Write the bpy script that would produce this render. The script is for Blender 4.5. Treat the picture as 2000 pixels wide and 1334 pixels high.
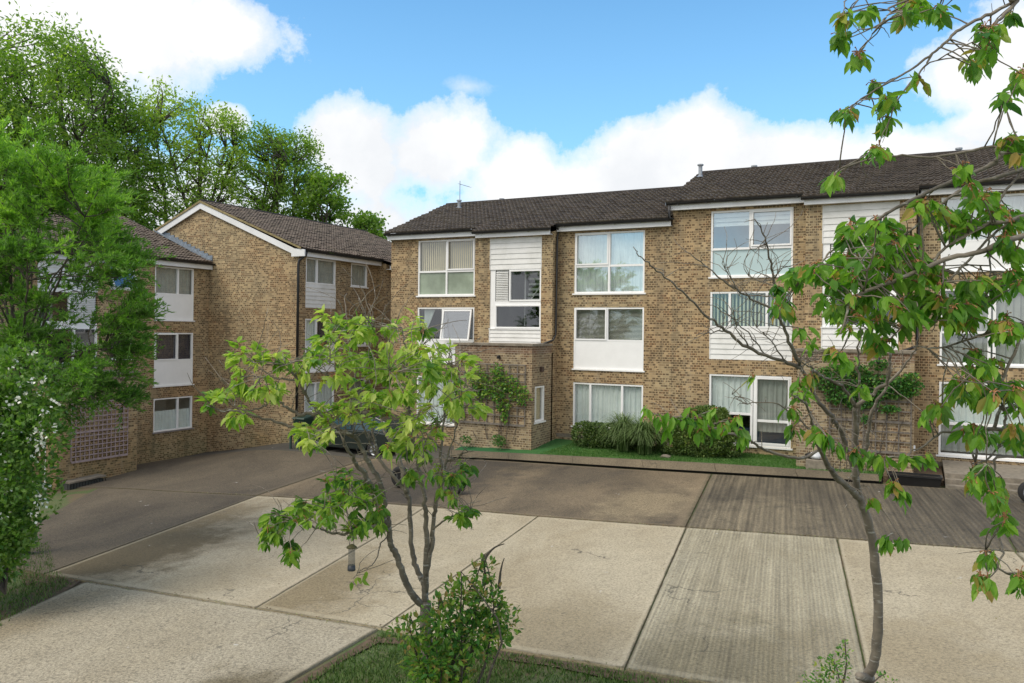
import bpy, math, random
import numpy as np
from mathutils import Vector

for o in list(bpy.data.objects): bpy.data.objects.remove(o)
SC = bpy.context.scene
COL = SC.collection
H = 4.0                       # eye height over the far lawn; z below is measured from the eye
F, Y0, RL = 1550., 647., .012
C_, S_ = 3050/3421.3, 1550/3421.3

# ------------------------------------------------------------------ camera
cd = bpy.data.cameras.new('camera'); cam = bpy.data.objects.new('camera', cd); COL.objects.link(cam)
cam.location = (0, 0, H)
from mathutils import Matrix
yaw = math.atan2(S_, C_)
cam.rotation_euler = (Matrix.Rotation(yaw, 3, 'Z') @ Matrix.Rotation(math.pi/2, 3, 'X') @ Matrix.Rotation(RL, 3, 'Z')).to_euler()
cd.sensor_width = 36; cd.lens = F/2000*36; cd.shift_y = -.01
cd.clip_start = .05; cd.clip_end = 3000
SC.camera = cam

# ------------------------------------------------------------------ view, sun, sky
SC.view_settings.view_transform = 'Standard'; SC.view_settings.look = 'None'
SC.view_settings.gamma = 1; SC.view_settings.exposure = 0.70
SUN_EL, SUN_AZ = math.radians(52), math.radians(215)      # azimuth clockwise from +Y
sd = bpy.data.lights.new('sun', 'SUN'); sd.energy = 1.45; sd.angle = math.radians(32); sd.color = (1, .92, .78)
sun = bpy.data.objects.new('sun', sd); COL.objects.link(sun)
sv = Vector((math.sin(SUN_AZ)*math.cos(SUN_EL), math.cos(SUN_AZ)*math.cos(SUN_EL), math.sin(SUN_EL)))
sun.rotation_euler = sv.to_track_quat('Z', 'Y').to_euler(); sun.location = (0, 0, 40)

def ray(px, py):
    a = (px-1000)/F; b = -(py-Y0)/F
    k = a-RL*b; h = b+RL*a
    return (C_*k-S_, S_*k+C_, h)
def at(px, py, Z):
    d = ray(px, py); return np.array([d[0]*Z, d[1]*Z, d[2]*Z])

class NT:
    def __init__(s, tree): s.t = tree; s.n = tree.nodes; s.l = tree.links
    def add(s, typ, props=None, **inp):
        nd = s.n.new(typ)
        for k, v in (props or {}).items(): setattr(nd, k, v)
        for k, v in inp.items():
            key = int(k[1:]) if k[0] == 'i' and k[1:].isdigit() else k.replace('_', ' ')
            s.set(nd.inputs[key], v)
        return nd
    def set(s, sock, v):
        if isinstance(v, bpy.types.NodeSocket): s.l.new(v, sock)
        elif isinstance(v, bpy.types.Node): s.l.new(v.outputs[0], sock)
        else: sock.default_value = v
    def m(s, op, a, b=0., c=0., clamp=False):
        nd = s.n.new('ShaderNodeMath'); nd.operation = op; nd.use_clamp = clamp
        s.set(nd.inputs[0], a); s.set(nd.inputs[1], b); s.set(nd.inputs[2], c); return nd.outputs[0]
    def mix(s, f, a, b, blend='MIX'):
        nd = s.n.new('ShaderNodeMix'); nd.data_type = 'RGBA'; nd.blend_type = blend
        s.set(nd.inputs[0], f); s.set(nd.inputs[6], a if not isinstance(a, tuple) else (*a[:3], 1)); s.set(nd.inputs[7], b if not isinstance(b, tuple) else (*b[:3], 1)); return nd.outputs[2]
    def ramp(s, f, stops, interp='LINEAR'):
        nd = s.n.new('ShaderNodeValToRGB'); cr = nd.color_ramp; cr.interpolation = interp
        while len(cr.elements) < len(stops): cr.elements.new(.5)
        for e, (p, c) in zip(cr.elements, stops):
            e.position = p; e.color = (*c, 1) if isinstance(c, tuple) else (c, c, c, 1)
        s.set(nd.inputs[0], f); return nd.outputs[0]
    def noise(s, vec, scale, detail=4., rough=.55, dist=0.):
        nd = s.n.new('ShaderNodeTexNoise'); nd.inputs['Scale'].default_value = scale
        nd.inputs['Detail'].default_value = detail; nd.inputs['Roughness'].default_value = rough; nd.inputs['Distortion'].default_value = dist
        if vec is not None: s.set(nd.inputs['Vector'], vec)
        return nd.outputs[0]

w = bpy.data.worlds.new('World'); SC.world = w; w.use_nodes = True
n = NT(w.node_tree); n.n.clear()
out = n.add('ShaderNodeOutputWorld')
sky = n.add('ShaderNodeTexSky', dict(sky_type='NISHITA', sun_disc=False, sun_elevation=SUN_EL, sun_rotation=SUN_AZ, air_density=1.0, dust_density=.3, ozone_density=1.6))
tc = n.add('ShaderNodeTexCoord')
sp = n.add('ShaderNodeSeparateXYZ', None, i0=tc.outputs['Generated'])
az = n.m('ARCTAN2', sp.outputs[0], sp.outputs[1]); el = n.m('ARCSINE', sp.outputs[2])
wn = n.noise(tc.outputs['Generated'], 6.5, 14., .66)
wn2 = n.noise(tc.outputs['Generated'], 2.3, 5., .5)
cv = n.add('ShaderNodeCombineXYZ', None, X=az, Y=el, Z=0.)
def cloud(px, py, rx, ry):
    d = ray(px, py); a0 = math.atan2(d[0], d[1]); e0 = math.asin(d[2]/math.sqrt(sum(c*c for c in d)))
    sx = n.m('DIVIDE', n.m('SUBTRACT', az, a0), rx/F*.93); sy = n.m('DIVIDE', n.m('SUBTRACT', el, e0), ry/F*.93)
    return n.m('SUBTRACT', 1., n.m('SQRT', n.m('ADD', n.m('MULTIPLY', sx, sx), n.m('MULTIPLY', sy, sy))))
fld = None
for c in [(150, 20, 400, 150), (430, 60, 150, 90), (60, 170, 230, 110), (440, 235, 60, 40), (700, 300, 140, 120), (860, 300, 160, 110),
          (1010, 350, 170, 110), (1380, 270, 130, 110), (1250, 310, 150, 95), (1530, 310, 170, 100), (1740, 340, 220, 110), (1150, 380, 220, 120),
          (1900, 140, 120, 90), (2050, 130, 180, 150), (1950, 240, 110, 40), (300, 500, 700, 230), (1000, 560, 1500, 240),
          (-700, 200, 700, 300), (2900, 200, 600, 330)]:
    f = cloud(*c)
    fld = f if fld is None else n.m('SMOOTH_MAX', fld, f, .12)
den = n.m('ADD', n.m('MULTIPLY', fld, 1.7), n.m('MULTIPLY', n.m('SUBTRACT', wn, .5), 3.3))
back = n.m('MULTIPLY', n.m('SUBTRACT', wn2, .30), 4., )          # unseen broken cloud behind the camera, cover raised to neutralise the blue skylight
behind = n.m('MULTIPLY', n.m('ADD', n.m('MULTIPLY', sp.outputs[1], -1.), .35), 1.6, clamp=True)
den = n.m('MAXIMUM', den, n.m('SUBTRACT', n.m('MULTIPLY', back, behind), .0))
wisp = n.m('MULTIPLY', n.m('ADD', cloud(930, 168, 120, 26), n.m('MULTIPLY', n.m('SUBTRACT', wn, .60), 5.)), .45, clamp=True)
mask = n.m('MAXIMUM', n.ramp(den, [(.0, 0.), (.2, .45), (.7, 1.)], 'LINEAR'), wisp)
shade = n.noise(tc.outputs['Generated'], 5.2, 10., .58)
edge = n.m('MULTIPLY', n.ramp(den, [(.2, 0.), (.6, 1.)]), n.ramp(el, [(.10, 1.), (.36, .45)]))
ccol = n.mix(n.m('MULTIPLY', n.ramp(shade, [(.36, 0.), (.60, 1.)]), edge), (6.8, 6.8, 6.8), (5.2, 5.4, 5.65))
skc = n.mix(1., sky.outputs[0], (.72, 1.22, 1.40), 'MULTIPLY')
skc = n.mix(n.ramp(el, [(.0, .5), (.5, .0)]), skc, (3.3, 5.6, 7.1))
bg = n.add('ShaderNodeBackground', None, Color=n.mix(mask, skc, ccol), Strength=.1)
n.l.new(bg.outputs[0], out.inputs[0])

# ------------------------------------------------------------------ helpers
ORG = {}
class MB:
    def __init__(s): s.v = []; s.f = []; s.n = 0; s.tint = []; s.q = []
    def verts(s, vs, t=None):
        vs = np.asarray(vs, float).reshape(-1, 3); i = s.n; s.v.append(vs); s.n += len(vs)
        s.tint.append(np.full(len(vs), .5) if t is None else np.broadcast_to(t, (len(vs),))); return i
    def poly(s, pts, t=None):
        i = s.verts(pts, t); s.f.append(list(range(i, i+len(pts))))
    def box(s, a, b):
        x0, y0, z0 = a; x1, y1, z1 = b
        i = s.verts([(x0,y0,z0),(x1,y0,z0),(x1,y1,z0),(x0,y1,z0),(x0,y0,z1),(x1,y0,z1),(x1,y1,z1),(x0,y1,z1)])
        for q in ((0,3,2,1),(4,5,6,7),(0,1,5,4),(1,2,6,5),(2,3,7,6),(3,0,4,7)): s.f.append([i+k for k in q])
    def prism(s, base, top):
        nb = len(base); i = s.verts(list(base)+list(top))
        s.f.append([i+k for k in range(nb)][::-1]); s.f.append([i+nb+k for k in range(nb)])
        for k in range(nb): s.f.append([i+k, i+(k+1) % nb, i+nb+(k+1) % nb, i+nb+k])
    def tube(s, pts, rad, seg=7, cap=True, t=None):
        P = np.asarray(pts, float); n_ = len(P)
        R = np.full(n_, rad) if np.isscalar(rad) else np.asarray(rad, float)
        T = np.gradient(P, axis=0); T /= np.linalg.norm(T, axis=1)[:, None]+1e-9
        up = np.array([0, 0, 1.]) if abs(T[0][2]) < .9 else np.array([1., 0, 0])
        u = np.cross(T[0], up); u /= np.linalg.norm(u); rings = []
        an = np.arange(seg)*2*math.pi/seg
        for k in range(n_):
            u = u-T[k]*np.dot(u, T[k]); u /= np.linalg.norm(u)+1e-9; v = np.cross(T[k], u)
            rings.append(P[k]+R[k]*(np.cos(an)[:, None]*u+np.sin(an)[:, None]*v))
        i = s.verts(np.vstack(rings), t)
        for k in range(n_-1):
            for j in range(seg): s.f.append([i+k*seg+j, i+k*seg+(j+1) % seg, i+(k+1)*seg+(j+1) % seg, i+(k+1)*seg+j])
        if cap:
            s.f.append([i+j for j in range(seg)][::-1]); s.f.append([i+(n_-1)*seg+j for j in range(seg)])
    def grid(s, P, t=None, close=False):
        a, b = P.shape[:2]; i = s.verts(P.reshape(-1, 3), t)
        idx = i+np.arange(a*b).reshape(a, b)
        s.q.append(np.stack([idx[:-1, :-1], idx[1:, :-1], idx[1:, 1:], idx[:-1, 1:]], -1).reshape(-1, 4))
    def quads(s, P, t=None):          # P (n,4,3)
        i = s.verts(P.reshape(-1, 3), None if t is None else np.repeat(t, 4))
        s.q.append(i+np.arange(len(P)*4).reshape(-1, 4))
    def build(s, name, m, parent=None, org=None, smooth=False, tint=False):
        V = np.vstack(s.v).copy(); V[:, 2] += H
        o0 = np.array(ORG[parent.name]) if parent is not None else (np.array(org) if org is not None else np.zeros(3))
        V -= o0
        me = bpy.data.meshes.new(name)
        cnt = [len(f) for f in s.f]; lo = [k for f in s.f for k in f]
        for q in s.q: cnt += [4]*len(q); lo += q.ravel().tolist()
        me.vertices.add(len(V)); me.vertices.foreach_set('co', V.ravel())
        me.loops.add(len(lo)); me.loops.foreach_set('vertex_index', lo)
        me.polygons.add(len(cnt)); st = np.concatenate([[0], np.cumsum(cnt)[:-1]])
        me.polygons.foreach_set('loop_start', st.astype(int)); me.polygons.foreach_set('loop_total', cnt)
        me.update(calc_edges=True)
        lo = np.array(lo); nr = np.zeros(len(cnt)*3); me.polygons.foreach_get('normal', nr); nr = np.abs(nr.reshape(-1, 3))
        nl = np.repeat(nr, cnt, axis=0); W = V[lo]+o0
        uv = np.where((nl[:, 2] > .7)[:, None], W[:, :2], np.where((nl[:, 1] >= nl[:, 0])[:, None], W[:, [0, 2]], W[:, [1, 2]]))
        ul = me.uv_layers.new(name='UVMap'); ul.data.foreach_set('uv', uv.ravel())
        if tint:
            at_ = me.attributes.new('tint', 'FLOAT', 'POINT'); at_.data.foreach_set('value', np.concatenate(s.tint))
        me.polygons.foreach_set('use_smooth', [bool(smooth)]*len(cnt))
        for mm in (m if isinstance(m, list) else [m]): me.materials.append(mm)
        ob = bpy.data.objects.new(name, me); COL.objects.link(ob)
        if parent is not None: ob.parent = parent; ORG[ob.name] = ORG[parent.name]
        else: ob.location = o0; ORG[ob.name] = tuple(o0)
        return ob
def tag(o, label=None, cat=None, group=None, kind=None):
    if label: o['label'] = label
    if cat: o['category'] = cat
    if group: o['group'] = group
    if kind: o['kind'] = kind
    return o
def thing(name, loc, label, cat, group=None):
    o = bpy.data.objects.new(name, None); COL.objects.link(o); o.empty_display_size = .3
    o.location = (loc[0], loc[1], loc[2]+H); ORG[o.name] = tuple(o.location); return tag(o, label, cat, group)

# ------------------------------------------------------------------ materials
def mat(name): 
    m = bpy.data.materials.new(name); m.use_nodes = True; k = NT(m.node_tree); k.n.clear()
    k.out = k.add('ShaderNodeOutputMaterial'); return m, k
def plain(name, col, rough=.5, var=.12, scale=6., bump=0., metal=0., spec=.5, dirt=None):
    m, k = mat(name); co = k.add('ShaderNodeTexCoord').outputs['Object']
    nz = k.noise(co, scale, 6., .6)
    c = k.mix(k.ramp(nz, [(.3, 0.), (.7, 1.)]), tuple(x*(1-var) for x in col), tuple(min(1, x*(1+var)) for x in col))
    if dirt:
        d = k.noise(co, 1.3, 8., .65); c = k.mix(k.m('MULTIPLY', k.ramp(d, [(.45, 0.), (.75, 1.)]), .6), c, dirt)
    b = k.add('ShaderNodeBsdfPrincipled', None, Base_Color=c, Roughness=rough, Metallic=metal)
    b.inputs['Specular IOR Level'].default_value = spec
    if bump: k.set(b.inputs['Normal'], k.add('ShaderNodeBump', None, Strength=.5, Distance=bump, Height=k.noise(co, scale*4, 5.)))
    k.l.new(b.outputs[0], k.out.inputs[0]); return m

def brick(name, tan=(.43,.325,.185), mortar=(.46,.38,.245), dark=(.06,.038,.019), orange=.13, green=0.):
    m, k = mat(name); uv = k.add('ShaderNodeUVMap').outputs[0]
    co = k.add('ShaderNodeTexCoord').outputs['Object']
    def bt(wd, ht, mo, off=.5):
        b = k.add('ShaderNodeTexBrick', None, Vector=uv, Color1=(0,0,0,1), Color2=(1,1,1,1), Mortar=(.5,.5,.5,1), Scale=1., Mortar_Size=mo, Mortar_Smooth=.2, Bias=0., Brick_Width=wd, Row_Height=ht)
        b.offset = off; return b
    full = bt(.225, .075, .006); head = bt(.1125, .075, .012)
    nb = k.noise(co, 2.2, 4., .6); big = k.noise(co, .35, 4., .55); fine = k.noise(co, 38., 3., .6)
    c = k.ramp(full.outputs[0], [(.0, tuple(x*.62 for x in tan)), (.25, tuple(x*.82 for x in tan)), (.5, tan), (.8, (tan[0]*1.15, tan[1]*1.12, tan[2]*1.1)), (1., (tan[0]*.95, tan[1]*.78, tan[2]*.7))])
    # brown brick cores: whole stretchers in places, halves in others
    c1 = k.m('GREATER_THAN', full.outputs[0], k.ramp(nb, [(.35, .55), (.65, .9)]))
    c2 = k.m('GREATER_THAN', head.outputs[0], k.ramp(nb, [(.3, .90), (.6, .42)]))
    core = k.m('MAXIMUM', k.m('MULTIPLY', c1, .85), k.m('MULTIPLY', c2, .9))
    core = k.m('MULTIPLY', core, k.m('SUBTRACT', 1., head.outputs[1]))
    core = k.m('MULTIPLY', core, k.ramp(fine, [(.3, .45), (.55, 1.)]))
    c = k.mix(core, c, dark)
    c = k.mix(full.outputs[1], c, mortar)
    c = k.mix(k.m('MULTIPLY', k.ramp(big, [(.45, 0.), (.62, 1.)]), orange*1.6), c, (.42,.24,.11), 'OVERLAY')
    c = k.mix(.6, c, k.ramp(k.noise(co, .9, 6., .6), [(.2, .36), (.8, .68)]), 'OVERLAY')
    run = k.noise(k.add('ShaderNodeMapping', None, Vector=co, Scale=(2.4, 2.4, .22)).outputs[0], 1., 5., .65)      # run-off streaks down the wall
    c = k.mix(k.m('MULTIPLY', k.ramp(run, [(.52, 0.), (.72, 1.)]), .45), c, (.15,.12,.08)); c = k.mix(k.m('MULTIPLY', k.ramp(run, [(.28, 1.), (.42, 0.)]), .3), c, (.45,.38,.28))
    if green:
        z = k.add('ShaderNodeSeparateXYZ', None, i0=uv).outputs[1]
        g = k.m('MULTIPLY', k.ramp(k.m('DIVIDE', k.m('ADD', z, 1.6), 2.2), [(.1, green), (1., 0.)]), k.ramp(k.noise(co, 1.1, 5.), [(.3, .2), (.6, 1.)]))
        c = k.mix(g, c, (.11,.12,.045))
    b = k.add('ShaderNodeBsdfPrincipled', None, Base_Color=c, Roughness=.88)
    hgt = k.m('SUBTRACT', k.m('MULTIPLY', fine, .35), full.outputs[1])
    k.set(b.inputs['Normal'], k.add('ShaderNodeBump', None, Strength=.6, Distance=.006, Height=hgt))
    k.l.new(b.outputs[0], k.out.inputs[0]); return m

def leafmat(name, stops, trans=.35, rough=.42):
    m, k = mat(name); a = k.add('ShaderNodeAttribute', dict(attribute_name='tint')).outputs['Fac']
    c = k.ramp(a, stops)
    geo = k.add('ShaderNodeNewGeometry').outputs['Backfacing']
    c2 = k.mix(k.m('MULTIPLY', geo, .35), c, (.30,.42,.16))
    b = k.add('ShaderNodeBsdfPrincipled', None, Base_Color=c2, Roughness=rough)
    b.inputs['Specular IOR Level'].default_value = .28
    t = k.add('ShaderNodeBsdfTranslucent', None, Color=k.mix(1., c, (1.7, 1.9, .75), 'MULTIPLY'))
    x = k.add('ShaderNodeMixShader', None, i0=trans, i1=b.outputs[0], i2=t.outputs[0])
    k.l.new(x.outputs[0], k.out.inputs[0]); return m

def concrete(name, base, stain, groove=None, stain_amt=.6, speck=.35, seed=0., gdir=None, blobs=()):
    m, k = mat(name); co0 = k.add('ShaderNodeNewGeometry').outputs['Position']
    co = k.add('ShaderNodeVectorMath', dict(operation='ADD'), i0=co0, i1=(seed*7.3, seed*3.1, 0)).outputs[0]
    sx3 = k.add('ShaderNodeSeparateXYZ', None, i0=co); ac = k.m('ADD', sx3.outputs[0], k.m('MULTIPLY', sx3.outputs[1], .14))      # across the bay
    mp = k.add('ShaderNodeCombineXYZ', None, X=k.m('MULTIPLY', ac, .42), Y=k.m('MULTIPLY', sx3.outputs[1], .22), Z=0.)
    big = k.noise(mp, 1., 7., .62, .6); mid = k.noise(co, 1.6, 7., .65); sp_ = k.noise(co, 26., 4., .7); fi = k.noise(co, 85., 2., .6)
    c = k.mix(k.m('MULTIPLY', k.ramp(big, [(.38, 0.), (.66, 1.)]), stain_amt), base, stain)
    for (bx, by, br_, amt, bc) in blobs:
        px_ = k.add('ShaderNodeSeparateXYZ', None, i0=co0); dx = k.m('SUBTRACT', px_.outputs[0], bx); dy = k.m('MULTIPLY', k.m('SUBTRACT', px_.outputs[1], by), .6)
        dd = k.m('SUBTRACT', k.m('DIVIDE', k.m('SQRT', k.m('ADD', k.m('MULTIPLY', dx, dx), k.m('MULTIPLY', dy, dy))), br_), k.m('MULTIPLY', k.m('SUBTRACT', mid, .5), 1.6))
        c = k.mix(k.m('MULTIPLY', k.ramp(dd, [(.35, 1.), (1., 0.)], 'EASE'), amt), c, bc)
    c = k.mix(.35, c, k.ramp(mid, [(.25, .36), (.75, .64)]), 'OVERLAY')
    c = k.mix(speck, c, k.ramp(sp_, [(.36, .12), (.52, .55), (.7, .78)]), 'OVERLAY')
    c = k.mix(speck, c, k.ramp(fi, [(.3, .2), (.7, .8)]), 'OVERLAY')
    hgt = k.m('ADD', k.m('MULTIPLY', sp_, .8), k.m('MULTIPLY', fi, .4))
    def vor(scale, feat, vec): 
        v = k.add('ShaderNodeTexVoronoi', dict(feature=feat), Vector=vec, Scale=scale); return v.outputs['Distance']
    wob = k.add('ShaderNodeVectorMath', dict(operation='ADD'), i0=co, i1=k.add('ShaderNodeVectorMath', dict(operation='SCALE'), i0=k.add('ShaderNodeTexNoise', None, Vector=co, Scale=2.2, Detail=5.).outputs['Color'], Scale=.7).outputs[0]).outputs[0]
    crack = k.m('MULTIPLY', k.ramp(vor(.22, 'DISTANCE_TO_EDGE', wob), [(.0, 1.), (.0035, 0.)]), k.ramp(k.noise(co, .5, 2.), [(.5, 0.), (.56, .8)]))
    drip = k.m('MULTIPLY', k.ramp(vor(1.6, 'F1', wob), [(.05, 1.), (.13, 0.)]), k.ramp(k.noise(co, .8, 2.), [(.5, 0.), (.6, .7)]))
    lime = k.m('MULTIPLY', k.ramp(vor(.9, 'F1', k.add('ShaderNodeVectorMath', dict(operation='ADD'), i0=wob, i1=(3.3, 8.1, 0)).outputs[0]), [(.03, 1.), (.06, 0.)]), k.ramp(k.noise(co, 9., 3.), [(.48, 0.), (.56, .7)]))
    c = k.mix(crack, c, (.05,.045,.035)); c = k.mix(drip, c, tuple(x*.35 for x in base)); c = k.mix(lime, c, (.62,.60,.55))
    ed = k.add('ShaderNodeAttribute', dict(attribute_name='tint')).outputs['Fac']; en = k.noise(co, 3., 5., .7)
    c = k.mix(k.m('MULTIPLY', k.ramp(ed, [(.15, 0.), (.4, 1.)]), .35), c, tuple(min(1, x*1.15) for x in base))
    c = k.mix(k.m('MULTIPLY', k.ramp(ed, [(.72, 0.), (.97, 1.)]), k.ramp(en, [(.35, .25), (.6, .9)])), c, (.075,.065,.035))
    if groove:
        s3 = k.add('ShaderNodeSeparateXYZ', None, i0=co0)
        gx = k.m('ADD', k.m('ADD', s3.outputs[0], k.m('MULTIPLY', s3.outputs[1], .14)), k.m('MULTIPLY', k.noise(co, .7, 3.), .008))
        wv = k.m('SINE', k.m('MULTIPLY', gx, 2*math.pi/groove[0]))
        br = k.noise(k.add('ShaderNodeCombineXYZ', None, X=k.m('MULTIPLY', ac, 10./groove[0]*.07), Y=k.m('MULTIPLY', sx3.outputs[1], .25), Z=0.), 1., 5., .7)
        c = k.mix(groove[1], c, k.ramp(k.m('ADD', k.m('MULTIPLY', wv, .05), br), [(.32, .0), (.68, .95)]), 'OVERLAY')
        hgt = k.m('ADD', hgt, k.m('MULTIPLY', wv, groove[1]*1.2))
    b = k.add('ShaderNodeBsdfPrincipled', None, Base_Color=c, Roughness=.9)
    k.set(b.inputs['Normal'], k.add('ShaderNodeBump', None, Strength=.8, Distance=.012, Height=hgt))
    k.l.new(b.outputs[0], k.out.inputs[0]); return m

def glassmat(name, refl=.1, tint=(.9,.93,.92)):
    m, k = mat(name); ge = k.add('ShaderNodeNewGeometry')
    cs = k.m('ABSOLUTE', k.add('ShaderNodeVectorMath', dict(operation='DOT_PRODUCT'), i0=ge.outputs['Normal'], i1=ge.outputs['Incoming']).outputs['Value'])
    lw = k.m('POWER', k.m('SUBTRACT', 1., cs), 4.)
    nz = k.noise(k.add('ShaderNodeTexCoord').outputs['Object'], .8, 2.)
    bp = k.add('ShaderNodeBump', None, Strength=.02, Distance=.01, Height=nz)
    g = k.add('ShaderNodeBsdfGlossy', None, Color=(.95,.97,1,1), Roughness=.02, Normal=bp.outputs[0])
    t = k.add('ShaderNodeBsdfTransparent', None, Color=(*tint, 1))
    x = k.add('ShaderNodeMixShader', None, i0=k.m('ADD', k.m('MULTIPLY', lw, 1.6), refl, clamp=True), i1=t.outputs[0], i2=g.outputs[0])
    k.l.new(x.outputs[0], k.out.inputs[0]); return m

def rooftile(name, base=(.07,.052,.042)):
    m, k = mat(name); uv = k.add('ShaderNodeNewGeometry').outputs['Position']
    cell = k.add('ShaderNodeVectorMath', dict(operation='FLOOR'), i0=k.add('ShaderNodeVectorMath', dict(operation='DIVIDE'), i0=uv, i1=(.33,.31,9.)).outputs[0]).outputs[0]
    wnz = k.add('ShaderNodeTexWhiteNoise', dict(noise_dimensions='2D'), Vector=cell).outputs[0]
    a = k.noise(uv, 1.1, 6., .65); b_ = k.noise(uv, 22., 4., .65)
    c = k.ramp(wnz, [(0., tuple(x*.65 for x in base)), (.6, base), (1., tuple(x*1.55 for x in base))])
    c = k.mix(k.m('MULTIPLY', k.ramp(b_, [(.56, 0.), (.74, 1.)]), .5), c, (.24,.21,.17))
    c = k.mix(k.m('MULTIPLY', k.ramp(a, [(.5, 0.), (.75, 1.)]), .45), c, (.125,.108,.065))
    lip = k.add('ShaderNodeAttribute', dict(attribute_name='tint')).outputs['Fac']      # painted shade under each lap and lit leading edge, broken by worn dust
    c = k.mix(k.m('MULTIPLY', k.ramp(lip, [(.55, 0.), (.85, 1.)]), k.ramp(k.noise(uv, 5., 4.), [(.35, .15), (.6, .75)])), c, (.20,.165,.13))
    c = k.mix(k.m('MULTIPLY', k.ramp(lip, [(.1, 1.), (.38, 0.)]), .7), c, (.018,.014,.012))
    b = k.add('ShaderNodeBsdfPrincipled', None, Base_Color=c, Roughness=.85)
    k.set(b.inputs['Normal'], k.add('ShaderNodeBump', None, Strength=.5, Distance=.01, Height=b_))
    k.l.new(b.outputs[0], k.out.inputs[0]); return m

def grassmat(name, a, b2, c3=None):
    m, k = mat(name); co = k.add('ShaderNodeNewGeometry').outputs['Position']
    c = k.mix(k.ramp(k.noise(co, 1.4, 6., .6), [(.3, 0.), (.7, 1.)]), a, b2)
    c = k.mix(.6, c, k.ramp(k.noise(co, 45., 3., .7), [(.3, .2), (.7, .8)]), 'OVERLAY')
    if c3: c = k.mix(k.ramp(k.noise(co, .9, 6., .65), [(.46, 0.), (.58, 1.)]), c, c3)
    b = k.add('ShaderNodeBsdfPrincipled', None, Base_Color=c, Roughness=.9)
    k.set(b.inputs['Normal'], k.add('ShaderNodeBump', None, Strength=.8, Distance=.02, Height=k.noise(co, 40., 4.)))
    k.l.new(b.outputs[0], k.out.inputs[0]); return m

def barkmat(name, a=(.10,.085,.065), b2=(.30,.28,.25), moss=None):
    m, k = mat(name); co = k.add('ShaderNodeTexCoord').outputs['Object']
    mp = k.add('ShaderNodeMapping', None, Vector=co, Scale=(5., 5., 22.)).outputs[0]
    nz = k.noise(mp, 1.6, 5., .65); n2 = k.noise(co, 6., 5., .6)
    c = k.mix(k.ramp(n2, [(.35, 0.), (.65, 1.)]), a, tuple(x*1.8 for x in a))
    c = k.mix(k.m('MULTIPLY', k.ramp(nz, [(.57, 0.), (.65, 1.)]), .75), c, b2)
    b = k.add('ShaderNodeBsdfPrincipled', None, Base_Color=c, Roughness=.8)
    k.set(b.inputs['Normal'], k.add('ShaderNodeBump', None, Strength=.7, Distance=.01, Height=k.noise(mp, 2., 6., .7)))
    k.l.new(b.outputs[0], k.out.inputs[0]); return m

BR = brick('brick_buff'); BRL = brick('brick_buff_damp', orange=.2, green=.55)
BRP = brick('brick_porch', tan=(.36,.285,.175), mortar=(.44,.385,.29), dark=(.085,.055,.032), orange=.12)
BRO = brick('brick_soldier', tan=(.25,.18,.12), mortar=(.42,.38,.31), dark=(.12,.065,.04), orange=.25)
WHITE = plain('white_upvc', (.88,.885,.89), .6, .03, 3., spec=.25)
WHITEP = plain('white_painted_board', (.78,.78,.77), .5, .06, 4., dirt=(.52,.52,.48))
FASC = plain('white_fascia', (.80,.81,.83), .45, .06, 1.5, dirt=(.62,.62,.60))
BLACK = plain('black_plastic', (.014,.014,.015), .35, .3, 5.)
LEAD = plain('lead_flashing', (.20,.24,.29), .5, .35, 9., bump=.01, metal=.2)
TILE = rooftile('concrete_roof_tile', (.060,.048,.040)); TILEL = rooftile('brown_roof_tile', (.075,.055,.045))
MORT = plain('verge_mortar', (.27,.22,.11), .9, .4, 9.)
COPE = plain('coping_concrete', (.22,.19,.15), .9, .3, 7., bump=.01)
GLASS = glassmat('window_glass', .13); GLASS2 = glassmat('window_glass_bright', .30)
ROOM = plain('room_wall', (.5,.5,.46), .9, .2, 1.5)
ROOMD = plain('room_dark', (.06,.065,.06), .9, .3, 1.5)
FROST = plain('frosted_panel', (.47,.60,.62), .25, .05, 1.)
GREENGL = plain('obscured_green_glass', (.30,.36,.28), .15, .25, 1.2, dirt=(.16,.20,.13))
METALG = plain('grey_metal_flue', (.35,.37,.40), .45, .2, 8., metal=.6)
CONC_KERB = concrete('kerb_concrete', (.18,.145,.095), (.085,.07,.048), stain_amt=.8, seed=4)
SLABL = concrete('slab_light', (.45,.385,.27), (.30,.235,.14), stain_amt=.6, speck=.42, seed=1, blobs=[(-9.2,10.2,1.9,.75,(.20,.15,.075)),(-4.4,9.6,1.6,.5,(.22,.175,.10)),(.2,11.,1.2,.5,(.24,.185,.10))])
SLABA = concrete('slab_brownish', (.44,.375,.265), (.27,.205,.115), stain_amt=.7, speck=.42, seed=2, blobs=[(-14.6,11.,2.5,.95,(.125,.095,.05)),(-15.6,14.,1.5,.7,(.20,.15,.08)),(-11.3,10.,1.2,.35,(.22,.17,.09))])
SLABG = concrete('slab_grooved', (.39,.345,.245), (.25,.21,.13), groove=(.06, .27), stain_amt=.6, speck=.42, seed=3, blobs=[(-2.2,9.6,1.6,.7,(.15,.125,.07)),(-1.0,11.,.8,.5,(.2,.165,.1))])
SLABN = concrete('slab_near', (.385,.335,.245), (.26,.21,.13), stain_amt=.5, speck=.6, seed=5, blobs=[(-7.1,6.4,1.3,.85,(.12,.095,.05)),(-12.6,7.6,1.1,.55,(.2,.155,.085))])
SLABD = concrete('slab_dark', (.135,.108,.073), (.06,.048,.035), stain_amt=.8, speck=.6, seed=6)
SLABM = concrete('slab_dark_tan', (.21,.16,.10), (.065,.052,.036), stain_amt=.9, speck=.6, seed=9.3, blobs=[(-12.5,19.5,3.2,.75,(.05,.042,.033)),(-8.5,21.,1.6,.6,(.06,.05,.038)),(-5.6,18.2,1.4,.5,(.33,.26,.155))])
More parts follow.
